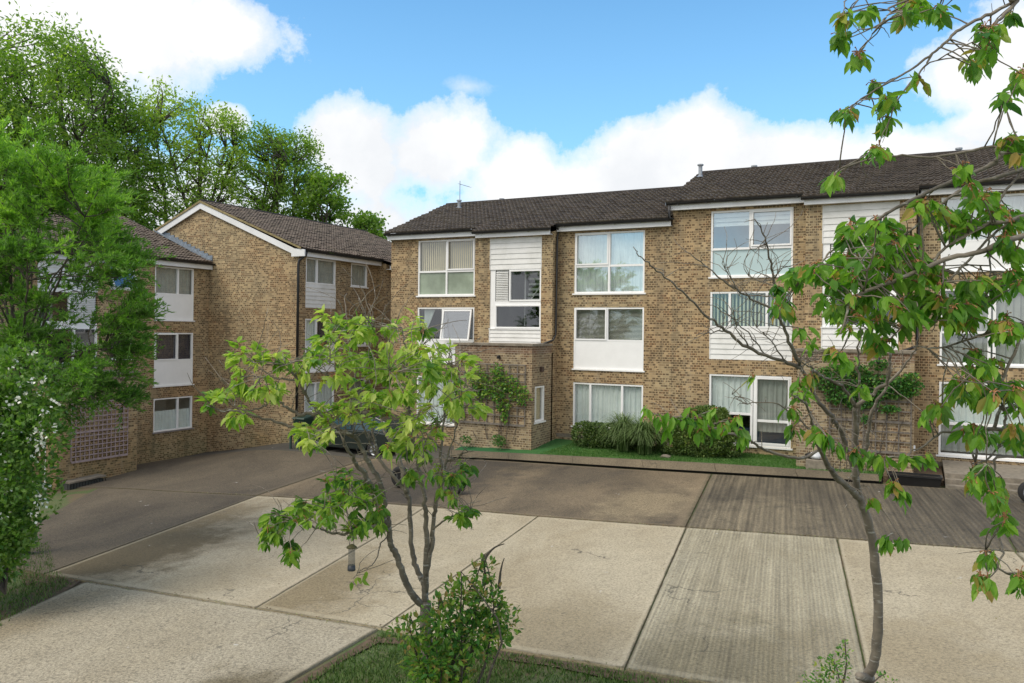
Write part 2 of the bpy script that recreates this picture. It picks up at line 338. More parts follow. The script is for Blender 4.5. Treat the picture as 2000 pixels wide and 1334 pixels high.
SLABDG = concrete('slab_dark_grooved', (.16,.13,.085), (.06,.05,.035), groove=(.11, .45), stain_amt=.8, speck=.55, seed=8, blobs=[(-3.,17.5,1.8,.45,(.27,.22,.14)),(1.,20.5,3.,.5,(.045,.038,.03))])
TARM = concrete('drive_dark', (.085,.078,.066), (.05,.047,.042), stain_amt=.7, speck=.3, seed=7)
SOIL = plain('soil', (.11,.075,.045), .95, .5, 12., bump=.03)
GRF = grassmat('lawn_front', (.045,.105,.018), (.085,.15,.03))
GRA = grassmat('lawn_far', (.028,.125,.018), (.06,.15,.02))
GRV = grassmat('verge_grass', (.075,.12,.035), (.11,.13,.045), (.15,.11,.065))
BARK = barkmat('cherry_bark', (.135,.115,.09), (.46,.44,.40)); BARKD = barkmat('dark_bark', (.06,.05,.04), (.14,.13,.11)); BARKG = barkmat('silver_bark', (.16,.15,.13), (.42,.41,.39))
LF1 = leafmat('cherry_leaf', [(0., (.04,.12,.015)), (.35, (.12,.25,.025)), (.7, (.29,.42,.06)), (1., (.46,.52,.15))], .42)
LF2 = leafmat('cherry_leaf_deep', [(0., (.04,.13,.016)), (.5, (.12,.27,.028)), (.92, (.24,.40,.045)), (1., (.38,.27,.08))], .45)
LFW = leafmat('willow_leaf', [(0., (.05,.13,.02)), (.5, (.13,.27,.04)), (1., (.27,.45,.07))], .45)
LFA = leafmat('ash_leaf', [(0., (.065,.13,.02)), (.5, (.15,.26,.036)), (1., (.33,.43,.075))], .5)
LFH = leafmat('hawthorn_leaf', [(0., (.03,.09,.014)), (.5, (.085,.19,.024)), (1., (.20,.34,.05))], .35)
LFB = leafmat('box_leaf', [(0., (.02,.05,.010)), (.5, (.05,.10,.018)), (1., (.15,.21,.03))], .15)
LFR = leafmat('rose_leaf', [(0., (.03,.11,.025)), (.5, (.07,.20,.035)), (.85, (.24,.37,.05)), (1., (.34,.24,.09))], .35, .4)
LFG = leafmat('grass_blade', [(0., (.025,.05,.012)), (.5, (.05,.105,.022)), (1., (.14,.19,.07))], .2)
FLW = plain('white_blossom', (.78,.79,.70), .7, .08, 30.); FLO = plain('orange_fruit_stalk', (.33,.15,.06), .7, .4, 20.)
CURT = plain('white_sheer_curtain', (.74,.79,.78), .8, .1, 3.); CURB = plain('beige_blind', (.66,.58,.40), .8, .1, 3.)
CURG = plain('grey_curtain', (.36,.38,.36), .85, .15, 3.); CURN = plain('navy_curtain', (.035,.035,.06), .85, .2, 3.)
CURV = plain('cream_green_blind', (.52,.56,.42), .8, .1, 3.); SLAT = plain('venetian_slat', (.62,.60,.52), .5, .1, 3.)
SILL = plain('grey_sill', (.25,.23,.23), .7, .2, 5.)
WOODT = plain('trellis_wood', (.36,.28,.28), .8, .3, 8.); WOODG = plain('old_grey_trellis', (.17,.15,.13), .9, .3, 8.)

# ------------------------------------------------------------------ ground height (thin plate through surveyed spots)
CP = np.array([(-16.2,16.3,-4.63),(-7.6,16.4,-4.2),(-4.2,16.45,-4.03),(1.7,16.4,-3.74),(-14.8,9.3,-4.7),(-6.8,9.4,-4.3),(0,9.3,-3.99),(6,9.3,-3.7),(7,16.4,-3.5),
 (-13.2,22.2,-4.16),(-9.15,22.2,-4.03),(-4.9,22.2,-3.9),(-.74,22.2,-3.76),(6,22.2,-3.6),(-26.2,22.9,-5.2),(-24.2,18.8,-5.0),(-24.2,15.9,-5.22),(-24,23.7,-4.84),(-21.5,23.7,-4.4),
 (-26.2,20.4,-5.2),(-22.6,14.1,-5.0),(-19,10,-4.9),(-12,5,-4.66),(-5,4,-4.4),(2,4,-4.05),(-17,23,-4.45),(-18,30,-4.3),(-21,30,-4.3),(-30,10,-5.5),(-20,17,-4.85),(8,28,-3.65)])
def _U(r2): return r2*np.log(r2+1e-9)
_n = len(CP); _A = np.zeros((_n+3, _n+3)); _d = ((CP[:, None, :2]-CP[None, :, :2])**2).sum(-1)
_A[:_n, :_n] = _U(_d)+np.eye(_n)*2.; _A[:_n, _n] = 1; _A[:_n, _n+1:] = CP[:, :2]; _A[_n, :_n] = 1; _A[_n+1:, :_n] = CP[:, :2].T
_w = np.linalg.solve(_A, np.concatenate([CP[:, 2], np.zeros(3)]))
def G(x, y):
    x = np.clip(np.asarray(x, float), -30, 8); y = np.clip(np.asarray(y, float), 3, 31)
    r2 = (x[..., None]-CP[:, 0])**2+(y[..., None]-CP[:, 1])**2
    return _U(r2)@_w[:_n]+_w[_n]+x*_w[_n+1]+y*_w[_n+2]
def Gs(x, y): return float(G(np.array(x), np.array(y)))

def struct(mb, name, m, **kw): return tag(mb.build(name, m, **kw), kind='structure')
mb = MB()
xs = np.array(sorted(set([-900,-400,-200,-120,-80,-50,-40]+list(np.arange(-32, 10, 1.))+[12,20,40,80,200,400,900]))); ys = np.array(sorted(set([-500,-200,-60,-20,-5]+list(np.arange(0, 33, 1.))+[36,45,60,90,150,300,900])))
X, Y = np.meshgrid(xs, ys, indexing='ij'); mb.grid(np.stack([X, Y, G(X, Y)-.032], -1)); struct(mb, 'ground', GRV)

def slab(name, c, m, nx=14, ny=14, dz=0., skirt=.1):
    c = np.array(c, float)          # corners: near-left, near-right, far-right, far-left (x, y)
    e_ = [0, .012, .03, .04]; sl = np.array(e_+list(np.linspace(.06, .94, nx))+[1-q for q in e_[::-1]]); s = sl[:, None, None]; t = sl[None, :, None] if nx == ny else np.array(e_+list(np.linspace(.06, .94, ny))+[1-q for q in e_[::-1]])[None, :, None]
    ev = lambda q: np.clip(1-np.minimum(q, 1-q)/.03, 0, 1)
    P = (1-s)*(1-t)*c[0]+s*(1-t)*c[1]+s*t*c[2]+(1-s)*t*c[3]
    Z = G(P[..., 0], P[..., 1])+dz; P3 = np.concatenate([P, Z[..., None]], -1); mb = MB(); mb.grid(P3, np.maximum(ev(s[..., 0]), ev(t[..., 0])).ravel())
    for E in (P3[:, 0], P3[-1], P3[::-1, -1], P3[::-1][:, 0][:0] if False else P3[0][::-1]):
        E2 = E.copy(); E2[:, 2] -= skirt; mb.grid(np.stack([E, E2], 0))
    return struct(mb, name, m, tint=True)
g = .014
J = [(-14.6,-16.15),(-9.25,-10.62),(-6.82,-7.6),(-3.15,-4.2),(-.35,-1.29),(2.4,1.6),(6.,5.2)]
for i, m_ in enumerate([SLABA, SLABL, SLABL, SLABG, SLABL, SLABG]):
    a, b = J[i], J[i+1]
    slab('concrete_slab', [(a[0]+g, 9.38), (b[0]-g, 9.38), (b[1]-g, 16.36), (a[1]+g, 16.36)], m_)
slab('concrete_slab', [(-17.1, 9.6), (-14.64, 9.38), (-16.17, 16.36), (-22.6, 16.2)], SLABD)
slab('concrete_slab', [(-26.1, 16.26), (-16.22, 16.41), (-16.8, 22.2), (-26.1, 22.3)], SLABD, 20, 14)
slab('concrete_slab', [(-16.18, 16.41), (-4.24, 16.41), (-5.02, 22.2), (-16.76, 22.2)], SLABM, 24, 14)
slab('concrete_slab', [(-4.2, 16.41), (1.6, 16.41), (1.4, 22.2), (-4.98, 22.2)], SLABDG)
slab('concrete_slab', [(1.64, 16.41), (7, 16.41), (7, 22.2), (1.44, 22.2)], SLABDG)
slab('concrete_slab', [(-11.3, 3.), (-6.95, 3.), (-6.86, 9.34), (-13.34, 9.34)], SLABN)
slab('driveway', [(-26.3, 22.24), (-13.4, 22.24), (-13.6, 32), (-26.3, 32)], TARM, 26, 20, dz=-.004)

# far kerb and lawns
def kz(x): return -3.66+.034*(x+4.9) if x < -4.9 else -3.66+.018*(x+4.9)
xk = [-13.55,-11.4,-9.2,-7.0,-4.9,-2.75,-.72]
mb = MB()
for a, b in zip(xk[:-1], xk[1:]):
    a2, b2 = a+.006, b-.006; za, zb = Gs(a2, 22.2)+.055, Gs(b2, 22.2)+.055
    mb.prism([(a2,22.29,za),(b2,22.29,zb),(b2,22.62,zb),(a2,22.62,za)], [(a2-.09,22.42,kz(a2)),(b2-.09,22.42,kz(b2)),(b2-.09,22.62,kz(b2)),(a2-.09,22.62,kz(a2))])
struct(mb, 'kerb', CONC_KERB)
mb = MB()
for a, b in zip(xk[:-1], xk[1:]): mb.prism([(a,22.5,Gs(a,22.2)-.3),(b,22.5,Gs(b,22.2)-.3),(b,22.58,Gs(b,22.2)-.3),(a,22.58,Gs(a,22.2)-.3)], [(a,22.5,Gs(a,22.2)+.05),(b,22.5,Gs(b,22.2)+.05),(b,22.58,Gs(b,22.2)+.05),(a,22.58,Gs(a,22.2)+.05)])
struct(mb, 'kerb_shadow_strip', plain('kerb_shadow_dark', (.02,.017,.013), .7))  # near-black strip stands in for the shadow line under the lifted kerb
def lawn_z(x, y): 
    t = np.clip((y-22.6)/2.6, 0, 1); return np.where(x < -4.9, -3.66+.034*(x+4.9), -3.66+.018*(x+4.9))*(1-t)+(-3.67)*t-.02
def lawn(x0, x1, name, m):
    X, Y = np.meshgrid(np.linspace(x0, x1, 30), np.linspace(22.6, 25.3, 8), indexing='ij')
    P = np.stack([X, Y, lawn_z(X, Y)+.008*np.sin(X*9)*np.cos(Y*7)], -1)
    mb = MB(); mb.grid(P); e = P[0].copy(); e[:, 2] -= .8; mb.grid(np.stack([P[0], e], 0)); struct(mb, name, m)
def lawnmat():
    m = grassmat('lawn_turf', (.028,.115,.018), (.06,.15,.02)); k = NT(m.node_tree); b = [q for q in k.n if q.type == 'BSDF_PRINCIPLED'][0]; src = b.inputs['Base Color'].links[0].from_socket
    x = k.add('ShaderNodeSeparateXYZ', None, i0=k.add('ShaderNodeNewGeometry').outputs['Position']).outputs[0]
    f = k.m('ADD', k.m('DIVIDE', k.m('ADD', x, 12.6), 3.4), k.m('MULTIPLY', k.m('SUBTRACT', k.noise(None, .9, 4.), .5), .5), clamp=True)
    k.set(b.inputs['Base Color'], k.mix(f, (.012,.105,.03), src)); return m
lawn(-13.64, -.72, 'lawn', lawnmat())
rng = np.random.default_rng(7); random.seed(7)

# bare earth where the slabs meet the grass
def strip(pts, wl, wr):
    P = np.array(pts, float); T = np.gradient(P, axis=0); N = np.column_stack([-T[:, 1], T[:, 0]]); N /= np.linalg.norm(N, axis=1)[:, None]; q = np.random.default_rng(3); n_ = len(P)
    L_ = P+N*(wl*q.uniform(.6, 1.3, n_))[:, None]; R_ = P-N*(wr*q.uniform(.6, 1.3, n_))[:, None]; M = np.stack([L_, P, R_], 1); mb = MB(); mb.grid(np.concatenate([M, (G(M[..., 0], M[..., 1])+np.array([-.027, -.008, -.008]))[..., None]], -1)); struct(mb, 'bare_earth', SOIL)
def dens(pts, n_=24): 
    P = np.array(pts, float); d = np.concatenate([[0], np.cumsum(np.linalg.norm(np.diff(P, axis=0), axis=1))]); t = np.linspace(0, d[-1], n_); return np.column_stack([np.interp(t, d, P[:, 0]), np.interp(t, d, P[:, 1])])
strip(dens([(-11.4, 3.2), (-12.6, 7.3), (-13.45, 9.4), (-14.7, 9.5), (-16.4, 9.75)]), .55, -.02)
strip(dens([(-6.85, 3.2), (-6.8, 7.), (-6.75, 9.27), (-5.2, 9.3), (-2.5, 9.32), (4, 9.32)]), -.0, .22)

# ------------------------------------------------------------------ facade tools
class FR:
    """facade frame: u along the wall, d outwards from the plane, z up"""
    def __init__(s, ax, p): s.ax, s.p = ax, p
    def P(s, u, d, z): return (u, s.p-d, z) if s.ax == 'y' else (s.p+d, u, z)
    def box(s, mb, u0, u1, d0, d1, z0, z1):
        a = s.P(u0, d0, z0); b = s.P(u1, d1, z1); mb.box(tuple(map(min, a, b)), tuple(map(max, a, b)))
    def quad(s, mb, u0, u1, z0, z1, d): mb.poly([s.P(u0,d,z0), s.P(u1,d,z0), s.P(u1,d,z1), s.P(u0,d,z1)])
def wall(f, mb, u0, u1, z0, z1, holes, rev=.14):
    us = sorted(set([u0, u1]+[h[0] for h in holes]+[h[1] for h in holes])); zs = sorted(set([z0, z1]+[h[2] for h in holes]+[h[3] for h in holes]))
    us = [u for u in us if u0 <= u <= u1]; zs = [z for z in zs if z0 <= z <= z1]
    for a, b in zip(us[:-1], us[1:]):
        for c, d in zip(zs[:-1], zs[1:]):
            mu, mz = (a+b)/2, (c+d)/2
            if not any(h[0] < mu < h[1] and h[2] < mz < h[3] for h in holes): f.quad(mb, a, b, c, d, 0)
    for h in holes:
        a, b, c, d = h[:4]
        mb.poly([f.P(a,0,c), f.P(a,-rev,c), f.P(a,-rev,d), f.P(a,0,d)]); mb.poly([f.P(b,0,c), f.P(b,-rev,c), f.P(b,-rev,d), f.P(b,0,d)])
        mb.poly([f.P(a,0,c), f.P(b,0,c), f.P(b,-rev,c), f.P(a,-rev,c)]); mb.poly([f.P(a,0,d), f.P(b,0,d), f.P(b,-rev,d), f.P(a,-rev,d)])
def curtain(f, bld, win, u0, u1, z0, z1, kind):
    d0 = -.15
    if kind in ('sheer', 'grey', 'navy', 'beige', 'tied', 'half', 'greyh'):
        mm = dict(sheer=CURT, grey=CURG, navy=CURN, beige=CURB, tied=CURT, half=CURT, greyh=CURG)[kind]
        mb = MB(); n_ = max(40, int((u1-u0)*60)); u = np.linspace(u0, u1, n_)
        ph = rng.uniform(0, 9, 3); fold = .022*np.sin(u*38+ph[0]+1.2*np.sin(u*5+ph[1]))+.012*np.sin(u*71+ph[2])
        if kind == 'tied':
            v = np.linspace(0, 1, 14); R = []
            for t in v:
                wv = .12+.9*abs(t-.28)**.8 if t > .28 else .12+.5*(.28-t)
                uu = u0+.12*(u1-u0)+(u-u0)*min(1, wv)*.42; R.append([f.P(a, d0+b, z0+(z1-z0)*t) for a, b in zip(uu, fold)])
            mb.grid(np.array(R))
        else:
            zt = z0+(z1-z0)*.62 if kind == 'half' else z1
            mb.grid(np.array([[f.P(a, d0+b*s_, z) for a, b in zip(u, fold)] for z, s_ in ((z0, 1.2), ((z0+zt)/2, 1.), (zt, .7))]))
        return mb.build('curtain', mm, win, smooth=True)
    if kind == 'venet':
        mb = MB(); 
        for z in np.arange(z0+.02, z1, .042):
            mb.box(*[tuple(p) for p in (lambda a, b: (tuple(map(min, a, b)), tuple(map(max, a, b))))(f.P(u0+.02, d0, z), f.P(u1-.02, d0+.03, z+.016))])
        return mb.build('venetian_blind', SLAT, win)
    if kind in ('vert', 'vertb'):
        mb = MB(); st = .115 if kind == 'vert' else .085
        for k_, u in enumerate(np.arange(u0+.03, u1-.05, st)):
            wd = .055 if kind == 'vert' else .08
            mb.poly([f.P(u, d0, z0), f.P(u+wd, d0+.03, z0), f.P(u+wd, d0+.03, z1), f.P(u, d0, z1)])
        return mb.build('vertical_blind', CURV if kind == 'vert' else CURB, win)
    if kind == 'roman':
        mb = MB(); z = z1
        for k_ in range(3): mb.poly([f.P(u0, d0, z), f.P(u1, d0, z), f.P(u1, d0+.05, z-.14), f.P(u0, d0+.05, z-.14)]); z -= .14; 
        return mb.build('roman_blind', CURT, win)
def window(f, bld, u0, u1, z0, z1, mull=(), trans=(), sash=(), cur=None, sill=True, glass=None, room=ROOM, door=False, fw=.055, low=None, silm=None):
    """frame bars as one mesh; pane, sash, curtain and sill as its parts"""
    mb = MB(); D0, D1 = -.10, -.008
    f.box(mb, u0, u0+fw, D0, D1, z0, z1); f.box(mb, u1-fw, u1, D0, D1, z0, z1)
    f.box(mb, u0+fw, u1-fw, D0, D1-.002, z1-fw, z1); f.box(mb, u0+fw, u1-fw, D0, D1-.002, z0, z0+fw)
    for m_ in mull:
        a, za, zb = (m_, z0, z1) if np.isscalar(m_) else m_
        f.box(mb, a-.035, a+.035, D0, D1-.004, za+fw, zb-fw)
    for t_ in trans:
        zt, ua, ub = (t_, u0, u1) if np.isscalar(t_) else t_
        f.box(mb, ua+fw, ub-fw, D0, D1-.006, zt-.035, zt+.035)
    win = mb.build('window', WHITE, bld)
    gm = MB(); f.quad(gm, u0+.03, u1-.03, z0+.03, z1-.03, -.07); gm.build('glass_pane', glass or GLASS, win)
    for (a, b, c, d) in sash:
        sm = MB(); s = .05
        f.box(sm, a, a+s, -.05, .012, c, d); f.box(sm, b-s, b, -.05, .012, c, d); f.box(sm, a+s, b-s, -.05, .010, c, c+s); f.box(sm, a+s, b-s, -.05, .010, d-s, d)
        sm.build('sash', WHITE, win)
    if cur:
        for item in (cur if isinstance(cur, list) else [(cur, u0+.04, u1-.04, z0+.04, z1-.04)]):
            curtain(f, bld, win, item[1], item[2], item[3], item[4], item[0])
    if low is not None:      # obscured lower glazing
        lm = MB(); f.box(lm, u0+fw, u1-fw, -.064, -.058, z0+fw, low[0]); lm.build('obscured_pane', low[1], win)
    if sill:
        sl = MB(); f.box(sl, u0-.06, u1+.06, -.02, .045, z0-.05, z0-.003); sl.build('sill', silm or WHITE, win)
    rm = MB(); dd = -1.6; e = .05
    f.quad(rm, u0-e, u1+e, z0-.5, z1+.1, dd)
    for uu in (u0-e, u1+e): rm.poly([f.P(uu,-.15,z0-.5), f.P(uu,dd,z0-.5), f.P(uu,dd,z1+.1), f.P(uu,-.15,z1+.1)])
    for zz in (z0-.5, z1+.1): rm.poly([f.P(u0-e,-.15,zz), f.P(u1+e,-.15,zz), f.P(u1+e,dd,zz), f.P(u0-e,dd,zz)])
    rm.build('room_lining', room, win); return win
def boards(f, bld, u0, u1, z0, z1, name='weatherboard_panel', st=.16, d=-.02, m=None):
    mb = MB(); nb = max(1, round((z1-z0)/st)); h = (z1-z0)/nb
    for k_ in range(nb):
        z = z0+k_*h; mb.poly([f.P(u0,d+.022,z), f.P(u1,d+.022,z), f.P(u1,d,z+h), f.P(u0,d,z+h)]); mb.poly([f.P(u0,d+.022,z), f.P(u1,d+.022,z), f.P(u1,d,z), f.P(u0,d,z)])
    for uu in (u0, u1): f.box(mb, uu-.012, uu+.012, -.1, d+.026, z0, z1)
    return mb.build(name, m or WHITEP, bld)
def flatpanel(f, bld, u0, u1, z0, z1, div=()):
    mb = MB(); f.box(mb, u0, u1, -.12, -.015, z0, z1)
    f.box(mb, u0, u0+.05, -.014, -.004, z0, z1); f.box(mb, u1-.05, u1, -.014, -.004, z0, z1); f.box(mb, u0+.05, u1-.05, -.014, -.004, z0, z0+.05)
    for a in div: f.box(mb, a-.006, a+.006, -.016, -.011, z0+.05, z1)
    f.box(mb, u0-.05, u1+.05, -.02, .045, z0-.045, z0-.002)
    return mb.build('spandrel_panel', WHITE, bld)
def louvre(f, bld, u0, u1, z0, z1):
    mb = MB(); f.quad(mb, u0, u1, z0, z1, -.085)
    for z in np.arange(z0+.01, z1-.03, .062): mb.poly([f.P(u0,-.03,z), f.P(u1,-.03,z), f.P(u1,-.07,z+.045), f.P(u0,-.07,z+.045)]); mb.poly([f.P(u0,-.03,z), f.P(u1,-.03,z), f.P(u1,-.03,z+.008), f.P(u0,-.03,z+.008)])
    return mb.build('louvre_vent', WHITEP, bld)
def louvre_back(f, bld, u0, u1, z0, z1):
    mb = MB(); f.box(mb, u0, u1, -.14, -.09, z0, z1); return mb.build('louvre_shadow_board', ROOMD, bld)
def eaves(f, bld, u0, u1, zf0, zf1, d=.22):
    mb = MB(); f.box(mb, u0, u1, d-.03, d, zf0, zf1); f.box(mb, u0, u1, -.06, d-.031, zf0+.012, zf0+.03); mb.build('fascia_board', FASC, bld)
    an = np.linspace(math.pi, 2*math.pi, 8); g0 = MB(); r = .075; dc = d+.07; zc = zf1+.005
    A = np.array([[f.P(u, dc+r*math.cos(a), zc+r*math.sin(a)) for a in an] for u in (u0-.08, u1+.03)]); g0.grid(A)
    A2 = np.array([[f.P(u, dc+(r-.008)*math.cos(a), zc+(r-.008)*math.sin(a)) for a in an] for u in (u0-.08, u1+.03)]); g0.grid(A2)
    for u in (u0-.08, u1+.03): g0.poly([f.P(u, dc+r*math.cos(a), zc+r*math.sin(a)) for a in an])
    for u in np.arange(u0+.3, u1, .9): f.box(g0, u-.02, u+.02, d+.002, d+.125, zc-.075, zc-.05)
    g0.build('gutter', BLACK, bld)
def roofslope(f, bld, u0, u1, d0, z0, d1, z1, m, name='roof_tiles', pan=.165, gauge=.30, thick=.05, seed=0):
    """tiles laid in courses from the eaves (d0, z0) up to the ridge (d1, z1)"""
    r = np.random.default_rng(seed+11); L = math.hypot(d1-d0, z1-z0); nc = max(1, round(L/gauge)); npan = max(1, round((u1-u0)/pan)); sub = 4
    uu = np.linspace(u0, u1, npan*sub+1); ph = (np.arange(npan*sub+1) % sub)/sub
    roll = .036*np.clip(np.sin(ph*2*math.pi), 0, 1)+.006*np.cos(ph*2*math.pi)
    slope = np.array([d1-d0, z1-z0])/L; nrm = np.array([-(z1-z0), d1-d0])/L
    if nrm[1] < 0: nrm = -nrm
    mb = MB()
    for c in range(nc):
        s0, s1 = c/nc*L-.02, (c+1)/nc*L+.01
        jit = np.repeat(r.normal(0, .008, npan//2+2), sub*2)[:len(uu)]
        rows = []; tv = []
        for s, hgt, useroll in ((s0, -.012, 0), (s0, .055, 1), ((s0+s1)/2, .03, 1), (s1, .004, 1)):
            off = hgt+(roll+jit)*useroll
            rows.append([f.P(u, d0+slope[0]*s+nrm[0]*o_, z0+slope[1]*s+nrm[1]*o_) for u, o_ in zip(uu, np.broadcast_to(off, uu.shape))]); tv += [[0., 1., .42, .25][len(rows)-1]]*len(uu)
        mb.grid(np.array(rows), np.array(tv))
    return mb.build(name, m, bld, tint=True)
def pipe(bld, pts, r=.035, name='downpipe'):
    mb = MB(); mb.tube([tuple(p) for p in pts], r, 8); return mb.build(name, BLACK, bld, smooth=True)

# ------------------------------------------------------------------ terrace on the right: two blocks, each eleven metres
MY, SY, PY = 25.2, 24.75, 23.2
FM, FS, FP = FR('y', MY), FR('y', SY), FR('y', PY)
def block(x0, dz, label, first):
    x1 = x0+11.04; b = thing('apartment_building', ((x0+x1)/2, MY+4, -3.67), label, 'apartment block', 'terraces of brick flats around the yard')
    L, R_ = (-16.83+18.07+x0, -14.36+18.07+x0), (-10.43+18.07+x0, -7.95+18.07+x0)      # the two window columns
    s0, s1 = -13.95+18.07+x0, -11.05+18.07+x0
    zt = 3.44+dz
    if first:
        hl = [(L[0], L[1], 1.3, 3.38), (L[0], L[1], -1.2, .86), (L[0], L[1], -3.5, -1.72)]
        hr = [(R_[0], R_[1], 1.32, 3.38), (R_[0], R_[1], -1.25, .84), (R_[0], R_[1], -3.2, -1.72)]
    else:
        hl = [(L[0], L[1], 1.79, 3.86), (L[0], L[1], -.8, 1.32), (L[0], L[1], -3.44, -1.27)]
        hr = [(R_[0], R_[1]+.0, 1.82, 3.88), (R_[0], R_[1], -.78, 1.33), (R_[0], R_[1], -3.3, -1.26)]
    mb = MB(); wall(FM, mb, x0, s0, -4.4, zt, hl); wall(FM, mb, s1, x1, -4.4, zt, hr)
    # stair bay stands forward, with returns
    wh = (s0+.47, s1-.43, -.5, 3.28+dz); zs_ = 3.42+dz
    wall(FS, mb, s0, s1, -1., zs_+.0, [wh])
    for u in (s0, s1): mb.poly([(u,SY,-4.4), (u,MY,-4.4), (u,MY,zs_+.12), (u,SY,zs_)])
    # rear wall and the end walls up to the slopes
    YB = 33.6; RZ = 5.44+dz; EZ = 3.70+dz
    mb.poly([(x0,YB,-4.4), (x1,YB,-4.4), (x1,YB,EZ), (x0,YB,EZ)])
    for u in (x0, x1): mb.poly([(u,MY,-4.4), (u,YB,-4.4), (u,YB,EZ-.05), (u,29.4,RZ-.05), (u,MY,EZ-.05)])
    mb.build('brick_wall', BR, b)
    # roof
    sl = (RZ-EZ)/(4.45)
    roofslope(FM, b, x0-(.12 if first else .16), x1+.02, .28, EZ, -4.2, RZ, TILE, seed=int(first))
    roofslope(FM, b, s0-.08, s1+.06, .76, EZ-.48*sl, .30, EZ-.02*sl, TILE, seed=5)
    mb = MB(); mb.poly([(x0,29.4,RZ), (x1,29.4,RZ), (x1,YB+.3,EZ-.05), (x0,YB+.3,EZ-.05)]); mb.build('rear_roof', TILE, b)
    mb = MB()
    for u in np.arange(x0-.14, x1, .45): mb.tube([(u+.01,29.4,RZ+.0), (u+.46,29.4,RZ+.0)], .085, 10)
    mb.build('ridge_tiles', TILE, b)
    # verge end of the roof slope
    mb = MB(); u = x0-(.13 if first else .17)
    for (ya, za, yb, zb) in ((MY-.28, EZ, 29.4, RZ),):
        mb.prism([(u,ya,za-.10), (u,yb,zb-.10), (u,yb,zb+.01), (u,ya,za+.01)], [(u+.03,ya,za-.10), (u+.03,yb,zb-.10), (u+.03,yb,zb+.01), (u+.03,ya,za+.01)])
    mb.build('verge_trim', MORT if first else LEAD, b)
    z0f = 3.44+dz
    eaves(FM, b, x0-.05, s0+.02, z0f, z0f+.22); eaves(FM, b, s1+.03, x1, z0f, z0f+.22); eaves(FS, b, s0-.03, s1-.02, z0f-.14, z0f+.06)
    # stair bay joinery
    u0, u1 = wh[0], wh[1]; ld = 2.17+dz
    boards(FS, b, u0, u1, ld, 3.28+dz, st=.175); boards(FS, b, u0, u1, -.5, .07+dz*.3, st=.16)
    mb = MB(); q = u0+.2
    FS.box(mb, u0, q, -.12, -.03, .07+dz*.3, ld); FS.box(mb, q, u1, -.12, -.032, .93+dz*.5, 1.05+dz*.6); FS.box(mb, u0-.02, u1+.02, -.05, -.015, ld-.02, ld+.012); FS.box(mb, u0-.03, u1+.03, -.05, .02, .06+dz*.3, .09+dz*.3)
    mb.build('stair_screen_frame', WHITE, b)
    louvre_back(FS, b, q, q+.55, 1.05+dz*.6, ld-.02); louvre(FS, b, q+.03, q+.5, 1.05+dz*.6, ld-.03)
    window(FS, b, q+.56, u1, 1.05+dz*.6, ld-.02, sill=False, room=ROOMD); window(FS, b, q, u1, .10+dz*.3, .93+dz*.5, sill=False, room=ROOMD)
    mb = MB()
    for k_ in range(7): t = k_/6; FS.box(mb, q+.95-.1*t, u1-.1, -.75-.06*k_, -.70-.06*k_, .9+dz*.3+.19*k_, .98+dz*.3+.19*k_)
    FS.box(mb, q+.85, q+.89, -.7, -.66, .2+dz*.3, 2.1+dz); mb.tube([FS.P(u1-.1,-.6,1.9+dz), FS.P(u1-.75,-.6,1.0+dz*.5)], .02, 6); mb.build('staircase', WHITEP, b)
    # porch with flat roof
    p0, p1, pt = s0, s1, -.45-(.0 if first else -.02); mb = MB()
    wall(FP, mb, p0, p1, -4.4, pt-.28, [])
    PR = FR('x', p1); wall(PR, mb, PY, SY+.1, -4.4, pt-.28, [(23.45, 24.2, -2.97, -1.8)])
    wall(FR('x', p0), mb, PY, SY+.4, -4.4, pt-.28, []); mb.build('porch_wall', BRP, b)
    mb = MB(); FP.box(mb, p0, p1-.002, -1.6, .004, pt-.28, pt-.03); mb.build('porch_parapet', BRO, b)
    mb = MB(); FP.box(mb, p0-.05, p1+.04, -1.58, .05, pt-.03, pt+.04); mb.build('porch_coping', COPE, b)
    window(PR, b, 23.45, 24.2, -2.97, -1.8, cur='beige')
    if first:
        mb = MB(); PR.box(mb, 23.8, 24., .0, .07, -1.33, -1.16); mb.build('vent_cowl', plain('brown_cowl', (.06,.035,.025), .6), b)
        # glass, blinds
        c = (L[0]+L[1])/2+.02
        window(FM, b, L[0], L[1], 1.3, 3.38, mull=[c], trans=[2.2], sash=[(c+.02, L[1]-.03, 2.24, 3.35)], cur=[('vertb', L[0]+.05, L[1]-.05, 1.35, 3.33)], low=(2.17, GREENGL), glass=GLASS)
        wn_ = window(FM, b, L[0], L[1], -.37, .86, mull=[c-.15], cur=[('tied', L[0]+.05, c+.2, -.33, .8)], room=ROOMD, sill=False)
        sm = MB(); a_, b_ = c-.1, L[1]-.08
        def SP(u, t, d): return FM.P(u, .0+.22*(1-t)+d, -.36+1.14*t)
        for (ua, ub, ta, tb) in ((a_, a_+.06, 0, 1), (b_-.06, b_, 0, 1), (a_+.06, b_-.06, 0, .055), (a_+.06, b_-.06, .945, 1)):
            sm.prism([SP(ua,ta,0), SP(ub,ta,0), SP(ub,tb,0), SP(ua,tb,0)], [SP(ua,ta,.05), SP(ub,ta,.05), SP(ub,tb,.05), SP(ua,tb,.05)])
        sa = sm.build('open_sash', WHITE, wn_)
        sm = MB(); sm.poly([SP(a_+.05,.05,.025), SP(b_-.05,.05,.025), SP(b_-.05,.95,.025), SP(a_+.05,.95,.025)]); sm.build('open_sash_pane', GLASS2, wn_)
        flatpanel(FM, b, L[0], L[1], -1.2, -.37, div=[L[0]+.8, L[0]+1.65])
        window(FM, b, L[0], L[1], -3.5, -1.72, mull=[c], cur='sheer')
        c = (R_[0]+R_[1])/2
